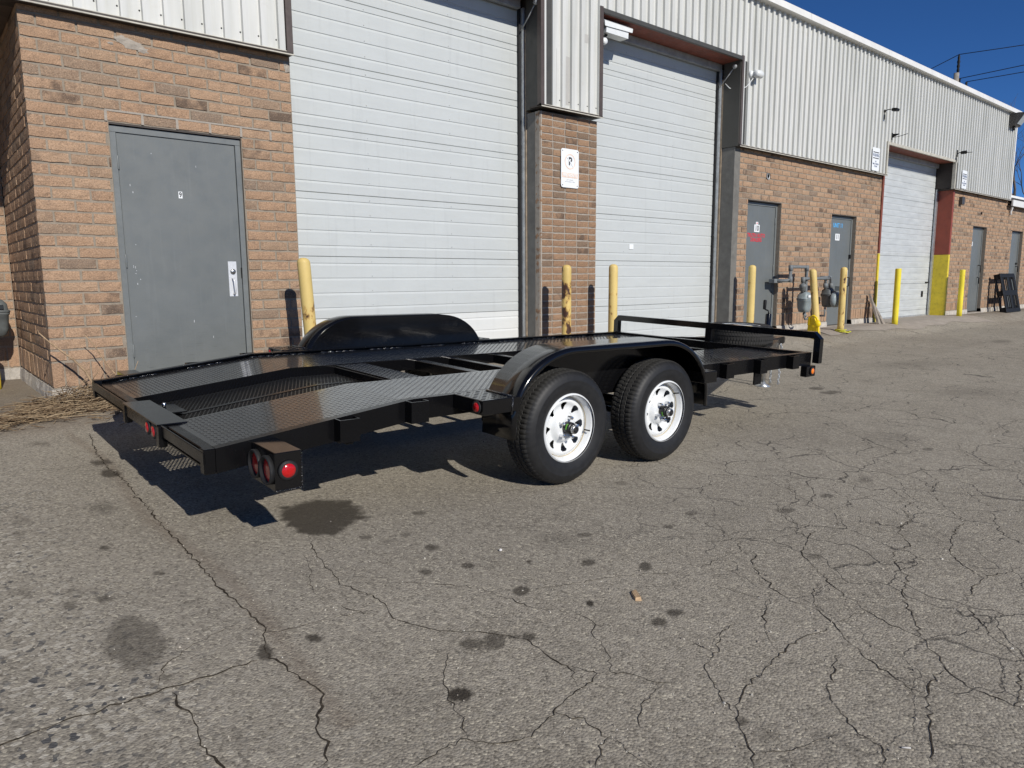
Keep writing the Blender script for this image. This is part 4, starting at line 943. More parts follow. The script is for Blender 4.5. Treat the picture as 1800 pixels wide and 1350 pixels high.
# wheels (outward axis = -y in the wheel's own frame)
def tyre_mesh():
    RT, n = .323, 216
    half = [(.184, -.020), (.190, -.002), (.197, .003), (.206, .006), (.225, .013), (.248, .016), (.262, .0155), (.266, .0168), (.270, .0155), (.288, .010), (.300, .003), (.308, -.004), (.314, -.011)]
    trd = [(.3185, -.018), (.321, -.026), (.3215, -.048), (.315, -.0495), (.315, -.0555), (.322, -.057), (.323, -.083), (.316, -.0845)]
    prof = [(r, a) for r, a in half + trd]; prof = prof + [(r, -.180 - a) for r, a in reversed(prof)]
    V = []; F = []; MI = []; m = len(prof)
    for j in range(n):
        t = 2 * math.pi * j / n
        for i, (r, a) in enumerate(prof):
            k = min(i, m - 1 - i); rr_, aa, tt = r, a, t
            if 13 <= k <= 15 and j % 3 == 0: rr_ -= .005
            if k in (17, 18) and j % 3 == 1: rr_ -= .0045
            if 15 <= k <= 19: aa += .0036 * (0, 1, -1)[j % 3]
            if k in (11, 12) and j % 3 == 0: rr_ -= .0035
            V.append((rr_ * math.cos(tt), -aa, rr_ * math.sin(tt)))
    for j in range(n):
        for i in range(m - 1):
            a, b = j * m + i, ((j + 1) % n) * m + i
            F.append((a, a + 1, b + 1, b)); k = min(i, m - 2 - i); MI.append(1 if k >= 12 else 0)
    me = bpy.data.meshes.new('tyre'); me.from_pydata(V, [], F); me.materials.append(M['tyre']); me.materials.append(M['tread'])
    me.polygons.foreach_set('material_index', MI); me.polygons.foreach_set('use_smooth', [x == 0 for x in MI]); me.update(); return me
def rim_mesh():
    mb = MB(); mb.smooth = True
    mb.lathe([(.186, .010), (.1945, .006), (.1955, .000), (.192, -.004), (.184, -.006), (.180, -.012), (.176, -.030), (.170, -.038), (.166, -.060)], (0, 0, 0), 'y', 64, cap=False)
    for k in range(len(mb.v)): x, y, z = mb.v[k]; mb.v[k] = (x, -y, z)
    mb.f = [tuple(reversed(f)) for f in mb.f]
    # disc with eight rounded triangular vents
    dp = lambda r: -.055 + .016 * math.exp(-((r - .145) / .02) ** 2) + .030 * (1 - sms(.066, .098, r)) + .004 * (1 if r < .06 else 0)
    nt, rs = 8 * 28, [.034, .045, .056, .066, .074, .082] + [.088 + .0044 * k for k in range(14)] + [.153, .160, .1665]
    V = [(r * math.cos(2 * math.pi * j / nt), -float(dp(r)), r * math.sin(2 * math.pi * j / nt)) for r in rs for j in range(nt)]
    F = []
    for i in range(len(rs) - 1):
        for j in range(nt):
            r = (rs[i] + rs[i + 1]) / 2; t = ((j + .5) / 28) % 1 - .5; s_ = t * 2 * math.pi / 8 * r
            q_ = (r - .098) / .042
            if 0 < q_ < 1:
                half_ = .0045 + .0215 * q_ if q_ < .82 else .0221 * math.sqrt(max(0, 1 - ((q_ - .82) / .2) ** 2))
                if abs(s_) < half_: continue
            F.append((i * nt + j, i * nt + (j + 1) % nt, (i + 1) * nt + (j + 1) % nt, (i + 1) * nt + j))
    mb.add(V, F); o = mb
    me = bpy.data.meshes.new('rim'); me.from_pydata(o.v, [], o.f); me.materials.append(M['rim']); me.polygons.foreach_set('use_smooth', [True] * len(o.f)); me.update(); return me
TM, RM = tyre_mesh(), rim_mesh()
def mk(mb, mat): 
    me = bpy.data.meshes.new('p'); me.from_pydata(mb.v, [], mb.f); me.materials.append(M[mat]); me.polygons.foreach_set('use_smooth', mb.sm); me.update(); return me
hubm = mk(MB().lathe([(.035, .04), (.035, -.016), (.031, -.024)], (0, 0, 0), 'y', 22), 'hub_black')
capm = mk(MB().lathe([(.0255, -.022), (.0255, -.046), (.023, -.050)], (0, 0, 0), 'y', 22), 'steel')
plug = mk(MB().lathe([(.019, -.048), (.018, -.0525), (.008, -.053), (.0001, -.049)], (0, 0, 0), 'y', 18), 'hub_black')
lugm = mk(MB().lathe([(.0115, .025), (.0115, -.006), (.0095, -.013), (.004, -.0145)], (0, 0, 0), 'y', 6, smooth=False), 'chrome')
drum = mk(MB().lathe([(.13, .075), (.135, .07), (.135, .02), (.10, .01)], (0, .085, 0), 'y', 28), 'hub_black')
barrel = mk(MB().lathe([(.166, .055), (.160, .19), (.184, .205)], (0, 0, 0), 'y', 40, cap=False), 'rim')
seam = mk(MB().lathe([(.1655, .0415), (.1682, .0395), (.1665, .037)], (0, 0, 0), 'y', 64, cap=False), 'rim_glue')
def tagm():
    V = []; 
    for k in range(9): t = math.pi * (.82 + .32 * k / 8); V += [(.0353 * math.cos(t), -.004, .0353 * math.sin(t)), (.0353 * math.cos(t), -.0125, .0353 * math.sin(t))]
    return mk(MB().add(V, [(2 * k, 2 * k + 1, 2 * k + 3, 2 * k + 2) for k in range(8)]), 'green_tag')
tgm = tagm()
def wheel(u, v, flip, roll):
    w_ = empty('wheel', (u, v, .323), tr); w_.rotation_euler = (0, roll, math.pi if flip else 0)
    for nm, me in (('tyre', TM), ('rim', RM), ('hub', hubm), ('hub_cap', capm), ('grease_plug', plug), ('brake_drum', drum), ('rim_barrel', barrel), ('rim_seam', seam), ('hub_sticker', tgm)): link(nm, me, w_)
    for k in range(5):
        a = 2 * math.pi * k / 5 + .45; link('lug_nut', lugm, w_, (.0572 * math.cos(a), .004, .0572 * math.sin(a)))
    vs_ = MB().tube([(.152, .03, .02), (.160, .012, .021), (.163, -.004, .022)], .0045, 6); link('valve_stem', mk(vs_, 'rubber'), w_)
    return w_
for u, r_ in ((.802, .35), (1.6415, -.55)):
    wheel(u, -.202, False, r_); wheel(u, W + .202, True, r_ + 1)

# tongue, coupler, jack, chains
for v in (.42, W - .42):
    a = Vector((UF - .02, v, .48)); b = Vector((5.12, 1.078 + (v - 1.078) * .07, .455)); d = (b - a).normalized(); n_ = Vector((-d.y, d.x, 0)).normalized() * .025; z_ = Vector((0, 0, .05))
    MB().hexa([a - n_ - z_, b - n_ - z_, b + n_ - z_, a + n_ - z_, a - n_ + z_, b - n_ + z_, b + n_ + z_, a + n_ + z_]).build('tongue_beam', 'frame', tr)
MB().loft([[(5.0, 1.02, .43), (5.0, 1.136, .43), (5.0, 1.136, .51), (5.0, 1.02, .51)], [(5.18, 1.035, .44), (5.18, 1.12, .44), (5.18, 1.12, .52), (5.18, 1.035, .52)], [(5.28, 1.04, .45), (5.28, 1.115, .45), (5.28, 1.115, .525), (5.28, 1.04, .525)], [(5.33, 1.055, .46), (5.33, 1.10, .46), (5.33, 1.10, .50), (5.33, 1.055, .50)]]).build('coupler', 'gloss', tr)
jk = MB().lathe([(.03, .30), (.031, .31), (.031, .765), (.026, .772)], (4.985, 1.078, 0), 'z', 16).build('jack', 'gloss', tr)
MB().lathe([(.023, .03), (.023, .31)], (4.985, 1.078, 0), 'z', 14).build('jack_leg', 'steel', jk)
MB().lathe([(.075, .0), (.08, .006), (.03, .03), (.024, .05)], (4.985, 1.078, 0), 'z', 18).build('jack_foot', 'galv', jk)
MB().tube([(4.985, 1.078, .77), (4.985, 1.078, .80), (4.985, 1.10, .81), (4.985, 1.118, .815), (4.985, 1.125, .83)], .008, 8).build('jack_crank', 'hub_black', jk)
MB().lathe([(.012, .815), (.0165, .825), (.0175, .905), (.012, .915)], (4.985, 1.128, 0), 'z', 12).build('crank_grip', 'black_plastic', jk)
MB().box(4.93, 5.04, 1.03, 1.126, .50, .512, ch=.002).build('jack_flange', 'frame', jk)
lk = MB()
for k in range(14): lk.tube([(.017 * math.cos(t), .009 * math.sin(t), 0) for t in np.linspace(0, 6.2832, 13)], .005, 6); break
lkm = mk(lk, 'galv')
for cx in (-.05, .05):
    ch = empty('safety_chain', (5.15, 1.045 + cx, .0), tr)
    for k in range(16):
        z = .44 - k * .027; o = link('chain_link', lkm, ch, (random.uniform(-.004, .004) + (0 if z > .03 else random.uniform(-.05, .03)), random.uniform(-.004, .004) + (0 if z > .03 else random.uniform(-.04, .04)), max(z, .012)))
        o.rotation_euler = (math.pi / 2 if z > .03 else .2, math.pi / 2 if z > .03 else 0, (k % 2) * math.pi / 2)
# spare tyre lying on the tongue
sp = empty('spare_wheel'); sp.rotation_mode = 'QUATERNION'
sp.rotation_quaternion = (_t @ Matrix.Rotation(math.pi / 2, 3, 'X').inverted()).to_quaternion()
sp.location = TB + _t @ Vector((4.47, 1.078, .655 + .012))
tag(sp, 'black spare tyre lying flat on the trailer tongue behind the front rail', 'tyre')
for nm, me in (('tyre', TM), ('rim', RM), ('rim_barrel', barrel)): link(nm, me, sp)
link('tyre_carrier', mk(MB().box(-.05, .05, .16, .215, -.3, .3), 'frame'), tr, None).matrix_local = Matrix.Translation((4.47, 1.078, .655)) @ Matrix.Rotation(-math.pi / 2, 4, 'X')

# ------------------------------------------------------------------ bollards
def bollard(x, y, mat, label, h=1.12, top=(0, 0), r=.057, dome=True):
    z = g(x, y) - .01; o = MB(); o.smooth = True; n = 28
    prof = [(r * 1.0, 0)] + [(r, h * k / 8) for k in range(1, 8)] + ([(r, h - .045), (r * .93, h - .028), (r * .72, h - .012), (r * .4, h - .003), (.001, h)] if dome else [(r, h - .012), (r * .96, h - .004), (r * .9, h), (.001, h)])
    o.lathe(prof, (0, 0, 0), 'z', n)
    for k in range(len(o.v)): a, b, c = o.v[k]; o.v[k] = (a + top[0] * c / h, b + top[1] * c / h, c)
    b = o.build('bollard', mat, None, (x, y, z)); tag(b, label, 'bollard', 'yellow posts guarding the bays'); return b
bollard(2.84, 6.14, 'bollard', 'leaning chipped yellow bollard in front of the first white bay door', 1.17, (-.065, 0))
bollard(6.08, 6.17, 'bollard_rusty', 'heavily rusted yellow bollard below the fire route sign', 1.135)
bollard(6.905, 6.17, 'bollard', 'faded yellow bollard at the left edge of the second bay', 1.15)
bollard(10.27, 6.28, 'bollard', 'pale yellow bollard beside the door marked 10', 1.16)
bollard(11.78, 5.93, 'bollard', 'yellow bollard tilted against the pair of gas meters', 1.16, (-.02, .13))
bollard(12.86, 6.05, 'bollard', 'yellow bollard with a strap at its foot before the blue lettered door', 1.17)
bollard(15.39, 6.14, 'bollard_new', 'bright lemon yellow bollard before the weathered far bay', 1.14, dome=False)
bollard(19.30, 6.25, 'bollard_new', 'most distant bright yellow bollard by the door marked 12', 1.12, dome=False)
bollard(.575, 7.88, 'bollard_new', 'bright yellow bollard cut by the left edge under a meter', .62)

# ------------------------------------------------------------------ gas meters
def gas_meter(x, y, zc, label, tone='meter_grey', side=False):
    r = empty('gas_meter', (x, y, g(x, y))); tag(r, label, 'gas meter', 'gas meters on the brick'); z = zc - g(x, y)
    def ring(w, d, zz, k=10):
        return [(w * math.copysign(abs(math.cos(t)) ** .55, math.cos(t)), d * math.copysign(abs(math.sin(t)) ** .55, math.sin(t)), zz) for t in [2 * math.pi * i / (2 * k) for i in range(2 * k)]]
    b = MB(); b.smooth = True
    b.loft([ring(.055, .05, z - .18), ring(.085, .075, z - .165), ring(.108, .09, z - .11), ring(.118, .098, z + .02), ring(.128, .106, z + .03), ring(.128, .106, z + .045)]); b.build('meter_body', tone, r)
    b = MB(); b.smooth = True
    b.loft([ring(.132, .108, z + .046), ring(.132, .108, z + .062), ring(.118, .098, z + .07), ring(.112, .092, z + .125), ring(.075, .06, z + .165), ring(.05, .04, z + .17)]); b.build('meter_head', tone, r)
    b = MB().box(-.075, .075, -.112, -.096, z + .075, z + .118, ch=.003); b.build('index_window', 'glass_dark' if tone != 'meter_grey' else 'sign_white', r)
    return r, z
m1, z = gas_meter(11.99, 6.30, .72, 'pale grey gas meter left of the tilted bollard')
z0 = 0.
MB().tube([(-.62, .30, z + .37), (-.47, .08, z + .37), (-.42, .05, z + .40), (-.42, .05, z + .56), (-.39, .05, z + .60), (.08, .05, z + .60), (.12, .05, z + .56), (.12, .05, z + .05), (.12, .05, z - .22), (.10, .02, z - .25)], .028, 10).build('riser_pipe', 'pipe_grey', m1)
MB().tube([(-.08, 0, z + .16), (-.08, 0, z + .36), (-.04, 0, z + .40), (.52, 0, z + .40), (.86, 0, z + .40)], .026, 10).build('outlet_pipe', 'pipe_grey', m1)
for p in ((-.42, .05, z + .58), (.12, .05, z + .58), (-.08, 0, z + .38), (-.42, .05, z + .39)): MB().lathe([(.02, -.05), (.037, -.045), (.037, .045), (.02, .05)], p, 'z', 12).build('pipe_elbow', 'pipe_grey', m1)
MB().lathe([(.03, .19), (.045, .2), (.045, .24), (.06, .25), (.06, .29), (.03, .32)], (-.08, 0, z), 'z', 16).build('regulator', 'pipe_grey', m1)
MB().tube([(.02, 0, z - .17), (.02, 0, z - .27), (.05, 0, z - .30), (.14, .0, z - .30), (.17, .0, z - .27)], .016, 8).build('drip_leg', 'pipe_grey', m1)
MB().box(-.66, -.40, .20, .31, z + .33, z + .40, ch=.006).build('wall_bracket', 'pipe_grey', m1)
m2, z = gas_meter(12.92, 6.34, .78, 'dark round-bodied gas meter between the tilted bollard and the blue lettered door', 'meter_dark')
MB().lathe([(.09, -.20), (.135, -.185), (.14, -.12), (.135, -.11)], (-.02, 0, z - .04), 'y', 26).lathe([(.02, -.215), (.085, -.205), (.09, -.19)], (-.02, 0, z - .04), 'y', 22).build('meter_face', 'meter_grey', m2)
MB().tube([(-.12, 0, z + .16), (-.12, 0, z + .30), (-.16, 0, z + .345), (-.40, 0, z + .345)], .028, 10).tube([(.08, 0, z + .16), (.08, 0, z + .30), (.05, 0, z + .36), (-.10, .04, z + .36), (-.14, .1, z + .36)], .028, 10).build('inlet_pipe', 'pipe_grey', m2)
for vx in (-.12, .08): MB().lathe([(.03, .17), (.042, .175), (.042, .25), (.03, .255)], (vx, 0, z), 'z', 10).build('union_nut', 'pipe_grey', m2)
MB().box(.10, .19, -.16, -.06, z + .12, z + .21, ch=.01).build('pressure_valve', 'meter_grey', m2)
MB().tube([(-.10, .0, z - .18), (-.10, .0, z - .33), (-.10, .22, z - .34)], .02, 8).build('drop_pipe', 'pipe_grey', m2)
m3, z = gas_meter(.655, 8.22, .82, 'grey gas meter cut by the left edge of the photo', 'meter_dark')
MB().tube([(0, 0, z + .16), (0, 0, z + .3), (-.3, 0, z + .32)], .026, 8).build('inlet_pipe', 'pipe_grey', m3)

# ------------------------------------------------------------------ signs and wall fittings
def plate(name, x0, x1, y, z0, z1, mat, parent, t=.003, rad=.03):
    P = []
    for cx, cz, a0 in ((x1 - rad, z1 - rad, 0), (x0 + rad, z1 - rad, 90), (x0 + rad, z0 + rad, 180), (x1 - rad, z0 + rad, 270)):
        for k in range(6): a = R(a0 + 18 * k); P.append((cx + rad * math.cos(a), cz + rad * math.sin(a)))
    return MB().loft([[(x, y, z) for x, z in P], [(x, y + t, z) for x, z in P]]).build(name, mat, parent)
s = empty('fire_route_sign', (6.541, 6.588, 2.268)); tag(s, 'white no parking fire route sign on the brick pillar', 'sign')
plate('sign_plate', -.154, .154, -.003, 0, .467, 'sign_white', s)
cx, cz = .0, .315
def ringm(r0, r1, cx, cz, y, n=40):
    V = []; F = []
    for k in range(n): a = 2 * math.pi * k / n; V += [(cx + r0 * math.cos(a), y, cz + r0 * math.sin(a)), (cx + r1 * math.cos(a), y, cz + r1 * math.sin(a))]
    for k in range(n): j = (k + 1) % n; F.append((2 * k, 2 * k + 1, 2 * j + 1, 2 * j))
    return MB().add(V, F)
ringm(.080, .0935, cx, cz, -.0042).build('prohibition_ring', 'sign_pale', s)
text('letter', 'P', .135, 'ink_black', s, (cx + .004, -.0042, cz), .9, .003)
o = MB().hexa([(-.008, -.0065, -.085), (.008, -.0065, -.085), (.008, -.0055, -.085), (-.008, -.0055, -.085), (-.008, -.0065, .085), (.008, -.0065, .085), (.008, -.0055, .085), (-.008, -.0055, .085)]).build('prohibition_bar', 'sign_white', s, (cx, 0, cz)); o.rotation_euler = (0, R(-45), 0)
MB().box(-.142, .138, -.0045, -.0031, .120, .178).build('text_band', 'sign_pale', s)
text('lettering', 'FIRE ROUTE', .05, 'sign_white', s, (-.002, -.0052, .149), .95, .0016)
text('lettering', 'NO PARKING', .022, 'ink_grey', s, (0, -.0042, .095), .9); text('lettering', 'AUTHORIZED ZONE', .02, 'ink_grey', s, (0, -.0042, .072), .9)
for a, b in ((-.128, .44), (.128, .44), (-.128, .028), (.128, .028)): MB().lathe([(.0001, -.007), (.006, -.006), (.007, -.003)], (a, 0, b), 'y', 8).build('sign_screw', 'rubber', s)
def warning(x0, x1, z0, z1, label):
    s = empty('warning_sign', ((x0 + x1) / 2, YC - .008, z0)); tag(s, label, 'sign', 'warning signs on the cladding'); w, h = (x1 - x0) / 2, z1 - z0
    plate('sign_plate', -w, w, -.003, 0, h, 'sign_white', s)
    for q in (.80, .545): MB().box(-w * .8, w * .8, -.0045, -.0031, h * q - .008, h * q + .008).build('rule', 'ink_black', s)
    text('lettering', 'WARNING', .085, 'ink_blue', s, (0, -.0042, h * .672), .72, .0012)
    for k, t in enumerate(('NO', 'SMALL PARKING', 'AT REAR')): text('lettering', t, .042, 'ink_blue', s, (0, -.0042, h * (.40 - .105 * k)), .85, .0008)
    return s
warning(14.74, 15.06, 3.21, 3.645, 'white warning sign on the cladding left of the far bay')
warning(19.56, 19.88, 3.22, 3.64, 'white warning sign on the cladding right of the far bay')

c = empty('security_camera', (7.06, 6.64, 4.21)); tag(c, 'white box-housed security camera under the second bay lintel', 'camera')
MB().loft([[(.10, -.07, .02), (.10, .07, .02), (.10, .075, .12), (.10, .045, .155), (.10, -.045, .155), (.10, -.075, .12)], [(.52, -.07, .02), (.52, .07, .02), (.52, .075, .12), (.52, .045, .155), (.52, -.045, .155), (.52, -.075, .12)]]).build('camera_housing', 'camera_white', c)
MB().loft([[(.06, -.088, .085), (.06, -.08, .15), (.06, -.045, .178), (.06, .045, .178), (.06, .08, .15), (.06, .088, .085), (.06, .082, .085), (.06, .042, .17), (.06, -.042, .17), (.06, -.082, .085)], [(.58, -.088, .10), (.60, -.08, .15), (.62, -.045, .178), (.62, .045, .178), (.60, .08, .15), (.58, .088, .10), (.58, .082, .10), (.60, .042, .17), (.60, -.042, .17), (.58, -.082, .10)]]).build('sun_shield', 'camera_white', c)
MB().box(.515, .525, -.055, .055, .03, .13).build('camera_window', 'glass_dark', c)
MB().tube([(.0, 0, -.08), (.06, -.02, -.05), (.16, 0, .0), (.18, 0, .02)], .018, 8).build('camera_arm', 'black_plastic', c)
MB().lathe([(.0001, -.05), (.035, -.05), (.045, -.02), (.04, .01)], (.06, -.05, -.10), 'y', 16).build('sensor_lamp', 'sign_white', c)
c = empty('dome_camera', (10.40, 6.52, 4.25)); tag(c, 'small white bullet camera with a looping white cable', 'camera')
MB().lathe([(.06, .0), (.06, -.02), (.03, -.045)], (0, 0, 0), 'y', 18).build('mount_base', 'camera_white', c)
MB().lathe([(.02, -.03), (.052, -.015), (.06, .06), (.058, .13), (.045, .15)], (0, -.09, .0), 'x', 20).build('camera_body', 'camera_white', c)
MB().lathe([(.0001, .152), (.04, .148), (.042, .14)], (0, -.09, .0), 'x', 18).build('camera_lens', 'glass_dark', c)
MB().tube([(0, -.06, -.04), (-.03, -.03, -.10), (-.12, .0, -.20), (-.22, .10, -.24), (-.26, .2, -.20), (-.26, .28, -.12)], .007, 6).build('camera_cable', 'camera_white', c)
c = empty('flood_lamp', (15.17, 6.52, 4.37)); c.scale = (.6, .75, .6); tag(c, 'small black floodlight on an arm high on the cladding', 'lamp')
MB().lathe([(.05, 0), (.05, -.02), (.02, -.03)], (0, 0, 0), 'y', 12).tube([(0, -.02, 0), (0, -.08, .03), (.02, -.20, .03)], .014, 8).build('lamp_arm', 'black_plastic', c)
MB().loft([[(-.08, -.20, -.04), (.10, -.20, -.04), (.10, -.22, .05), (-.08, -.22, .05)], [(-.10, -.33, -.06), (.12, -.33, -.06), (.12, -.34, .02), (-.10, -.34, .02)]]).build('lamp_head', 'black_plastic', c)
MB().tube([(-.01, 0, -.03), (-.015, -.02, -.16), (.0, -.01, -.27)], .012, 6).build('cable', 'black_plastic', c)
c = empty('wall_antenna', (15.53, 6.50, 3.93)); c.scale = (.7, .7, .7); tag(c, 'thin black bracket antenna at the far bay corner', 'antenna')
MB().box(-.02, .02, -.02, .0, -.10, .10, ch=.004).loft([[(-.015, -.02, -.03), (.015, -.02, -.03), (.015, -.02, .07), (-.015, -.02, .07)], [(-.01, -.20, .035), (.01, -.20, .035), (.01, -.20, .05), (-.01, -.20, .05)]]).build('bracket', 'black_plastic', c)
MB().tube([(0, -.02, -.03), (0, -.2, -.025), (.02, -.42, .02)], .008, 6).build('whip', 'black_plastic', c)
c = empty('bullet_camera', (19.08, 6.50, 3.96)); c.scale = (.7, .75, .7); tag(c, 'small black camera at the right corner of the far bay', 'camera')
MB().box(-.03, .03, -.02, 0, -.10, .12, ch=.004).tube([(0, -.02, 0), (0, -.07, .03), (0, -.12, .03)], .014, 8).build('bracket', 'black_plastic', c)
MB().lathe([(.02, -.10), (.05, -.12), (.055, -.26), (.03, -.28)], (0, 0, .02), 'y', 14).tube([(0, -.26, .0), (.02, -.42, -.0)], .01, 6).build('camera_body', 'black_plastic', c)
MB().tube([(-.02, 0, -.05), (-.05, -.02, -.18), (-.03, -.01, -.26)], .012, 6).build('cable', 'black_plastic', c)
c = empty('wall_pack_lamp', (22.78, 6.50, 5.02)); tag(c, 'bronze wall pack lamp high at the end of the cladding', 'lamp')
MB().loft([[(-.20, 0, .0), (.20, 0, .0), (.20, 0, .30), (-.20, 0, .30)], [(-.20, -.12, .0), (.20, -.12, .0), (.20, -.18, .32), (-.20, -.18, .32)], [(-.19, -.16, .06), (.19, -.16, .06), (.19, -.32, .30), (-.19, -.32, .30)]]).build('lamp_housing', 'lamp_bronze', c)
MB().hexa([(-.17, -.165, .045), (.17, -.165, .045), (.17, -.155, .04), (-.17, -.155, .04), (-.17, -.325, .27), (.17, -.325, .27), (.17, -.31, .28), (-.17, -.31, .28)]).build('lamp_window', 'lamp_glass', c)
MB().lathe([(.03, -.10), (.035, -.09), (.035, .0)], (-.05, -.06, 0), 'z', 10).build('photocell', 'black_plastic', c)

# ------------------------------------------------------------------ pallet, planks, clamp, strap
p = empty('plastic_pallet', (22.95, 6.14, g(22.95, 6.14) + .0)); p.rotation_euler = (R(-13), 0, 0); tag(p, 'black plastic pallet leaning on the brick beside the last door', 'pallet')
Wp, Hp = .60, 1.06
for a, b, c_, d in ((-Wp, Wp, 0, .11), (-Wp, Wp, Hp - .11, Hp), (-Wp, -Wp + .12, .11, Hp - .11), (Wp - .12, Wp, .11, Hp - .11), (-.09, .09, .11, Hp - .11), (-Wp + .12, -.09, .46, .60), (.09, Wp - .12, .46, .60)):
    MB().box(a, b, -.03, 0, c_, d, ch=.006).build('deck_bar', 'black_plastic', p)
for x in (-.42, -.34, -.20, .19, .27, .43): MB().box(x - .015, x + .015, -.022, 0, .11, .46, ch=.003).box(x - .015, x + .015, -.022, 0, .60, Hp - .11, ch=.003).build('deck_slat', 'black_plastic', p)
for x in (-Wp + .07, 0, Wp - .07):
    for z in (.08, Hp / 2, Hp - .08): MB().box(x - .065, x + .065, .0005, .10, z - .07, z + .07, ch=.006).build('block', 'black_plastic', p)
for x in (-Wp + .07, 0, Wp - .07): MB().box(x - .06, x + .06, .1005, .13, .01, Hp - .01, ch=.006).build('runner', 'black_plastic', p)
for k, (bx, by, tx, ty, tz, w, lab) in enumerate(((14.98, 6.27, 15.12, 6.55, .80, .045, 'grey weathered plank, taller of two leaning left of the far bay'), (15.12, 6.24, 15.22, 6.55, .68, .055, 'short grey plank leaning nearest to the far bay door'))):
    z0 = g(bx, by); a = Vector((0, 0, 0)); b = Vector((tx - bx, ty - by, tz - z0)); s_ = Vector((w, 0, 0)); n_ = Vector((0, .022, .004))
    o = MB().hexa([a - s_ - n_, a + s_ - n_, a + s_ + n_, a - s_ + n_, b - s_ * .8 - n_, b + s_ - n_ - Vector((0, 0, .05)), b + s_ + n_ - Vector((0, 0, .05)), b - s_ * .8 + n_]).build('wood_plank', 'grey_wood', None, (bx, by, z0)); tag(o, lab, 'plank', 'planks by the far bay')
c = empty('wheel_clamp', (11.62, 5.86, g(11.62, 5.86))); tag(c, 'bright yellow metal clamp with a round knob standing at the tilted bollard', 'clamp')
MB().loft([[(-.03, -.02, 0), (.06, -.02, 0), (.06, .16, 0), (-.03, .16, 0)], [(-.03, .0, .22), (.06, .0, .22), (.06, .15, .22), (-.03, .15, .22)], [(-.02, .05, .36), (.05, .05, .36), (.05, .13, .36), (-.02, .13, .36)]]).build('clamp_body', 'clamp_yellow', c)
MB().tube([(-.03, .14, .24), (-.03, .13, .37), (-.03, .05, .40), (-.03, .0, .36), (-.03, -.03, .30)], .018, 8).build('clamp_handle', 'clamp_yellow', c)
MB().lathe([(.0001, -.10), (.05, -.095), (.058, -.075), (.058, -.05), (.03, -.045)], (0, -.03, .27), 'x', 12).build('knob', 'clamp_yellow', c)
MB().box(-.06, -.03, -.055, -.01, .0, .24, ch=.005).build('clamp_leg', 'clamp_yellow', c)
c = MB(); rr = random.Random(2)
for k in range(5):
    ph = rr.random() * 6; c.tube([((.07 + .012 * k) * math.cos(t + ph) + .04 * (k > 2), (.07 + .012 * k) * math.sin(t + ph) - .04 * (k > 2), .012 + .018 * k * (k < 3) + .006 * math.sin(3 * t)) for t in np.linspace(0, 5.4, 12)], .009, 5)
o = c.build('caution_tape', 'strap_yellow', None, (12.86, 6.05, g(12.86, 6.05))); tag(o, 'crumpled yellow tape wound round the foot of a bollard', 'tape')

# ------------------------------------------------------------------ dry weeds and straw at the corner
st = MB(); rr = random.Random(12)
for k in range(1300):
    u = rr.random()
    if k < 900: x = .62 + .80 * u; y = 6.52 - abs(rr.gauss(0, .22)) - .05; zt = .12 * math.exp(-((6.45 - y) / .22) ** 2) * math.exp(-((x - 1.08) / .36) ** 2)
    elif k < 1250: x = .25 + .75 * u; y = 6.0 + .22 * (u - .4) + rr.gauss(0, .075); zt = .035
    else: x = .1 + 1.3 * u; y = 6.05 + rr.gauss(0, .18); zt = .01
    if y > 6.53: y = 6.5
    if x < .8 and y > 6.5: continue
    L = rr.uniform(.06, .20) if k % 4 else rr.uniform(.18, .42); a = rr.gauss(.12, .55) if k >= 900 else rr.uniform(-.9, 1.2)
    z = g(x, y) + .006 + rr.random() * (zt + .01); dz = rr.gauss(0, .05) * (zt * 6 + .15)
    dx, dy = math.cos(a) * L / 2, math.sin(a) * L / 2; bd = rr.gauss(0, .02)
    P = [(x - dx, min(y - dy, 6.565), max(z - dz, g(x, y) + .003)), (x + bd * .4, min(y + bd, 6.56), z + abs(bd) * .5), (x + dx, min(y + dy, 6.565), max(z + dz, g(x, y) + .003))]
    r_ = rr.uniform(.0012, .0032); st.tube(P, [r_, r_ * 1.1, r_ * .6], 4, cap=False)
tag(st.build('dry_grass', 'straw'), 'tangle of dry straw and dead grass at the foot of the brick corner', 'dry grass', kind='stuff')
def weed(pts, r, twigs, label):
    b = Vector(pts[0]); o = MB().tube([Vector(p) - b for p in pts], [r * (1 - .55 * k / (len(pts) - 1)) for k in range(len(pts))], 7).build('dry_weed', 'stalk', None, b); tag(o, label, 'weed', 'dead stalks by the door')
    for t in twigs: MB().tube([Vector(p) - b for p in t], [.0035, .0028, .0018][:len(t)], 5).build('twig', 'stalk', o)
weed([(1.14, 6.44, .19), (1.11, 6.43, .33), (1.06, 6.43, .45), (.99, 6.42, .54), (.91, 6.42, .62), (.84, 6.41, .69), (.775, 6.40, .765)], .011,
     [[(1.10, 6.43, .37), (1.15, 6.40, .45), (1.19, 6.39, .53)], [(1.11, 6.43, .32), (.99, 6.40, .33), (.88, 6.38, .25)], [(1.06, 6.43, .45), (1.10, 6.42, .47), (1.12, 6.41, .46)], [(.80, 6.41, .74), (.775, 6.41, .77), (.77, 6.4, .79)]], 'taller bent brown weed stalk rising from the straw at the corner')
weed([(1.36, 6.45, .20), (1.30, 6.44, .36), (1.235, 6.44, .46), (1.18, 6.43, .56), (1.13, 6.43, .66), (1.075, 6.42, .735)], .0075,
     [[(1.27, 6.44, .42), (1.23, 6.43, .40), (1.20, 6.42, .41)], [(1.33, 6.45, .3), (1.40, 6.43, .4), (1.44, 6.42, .5)]], 'shorter pale weed stalk nearer to the grey door')
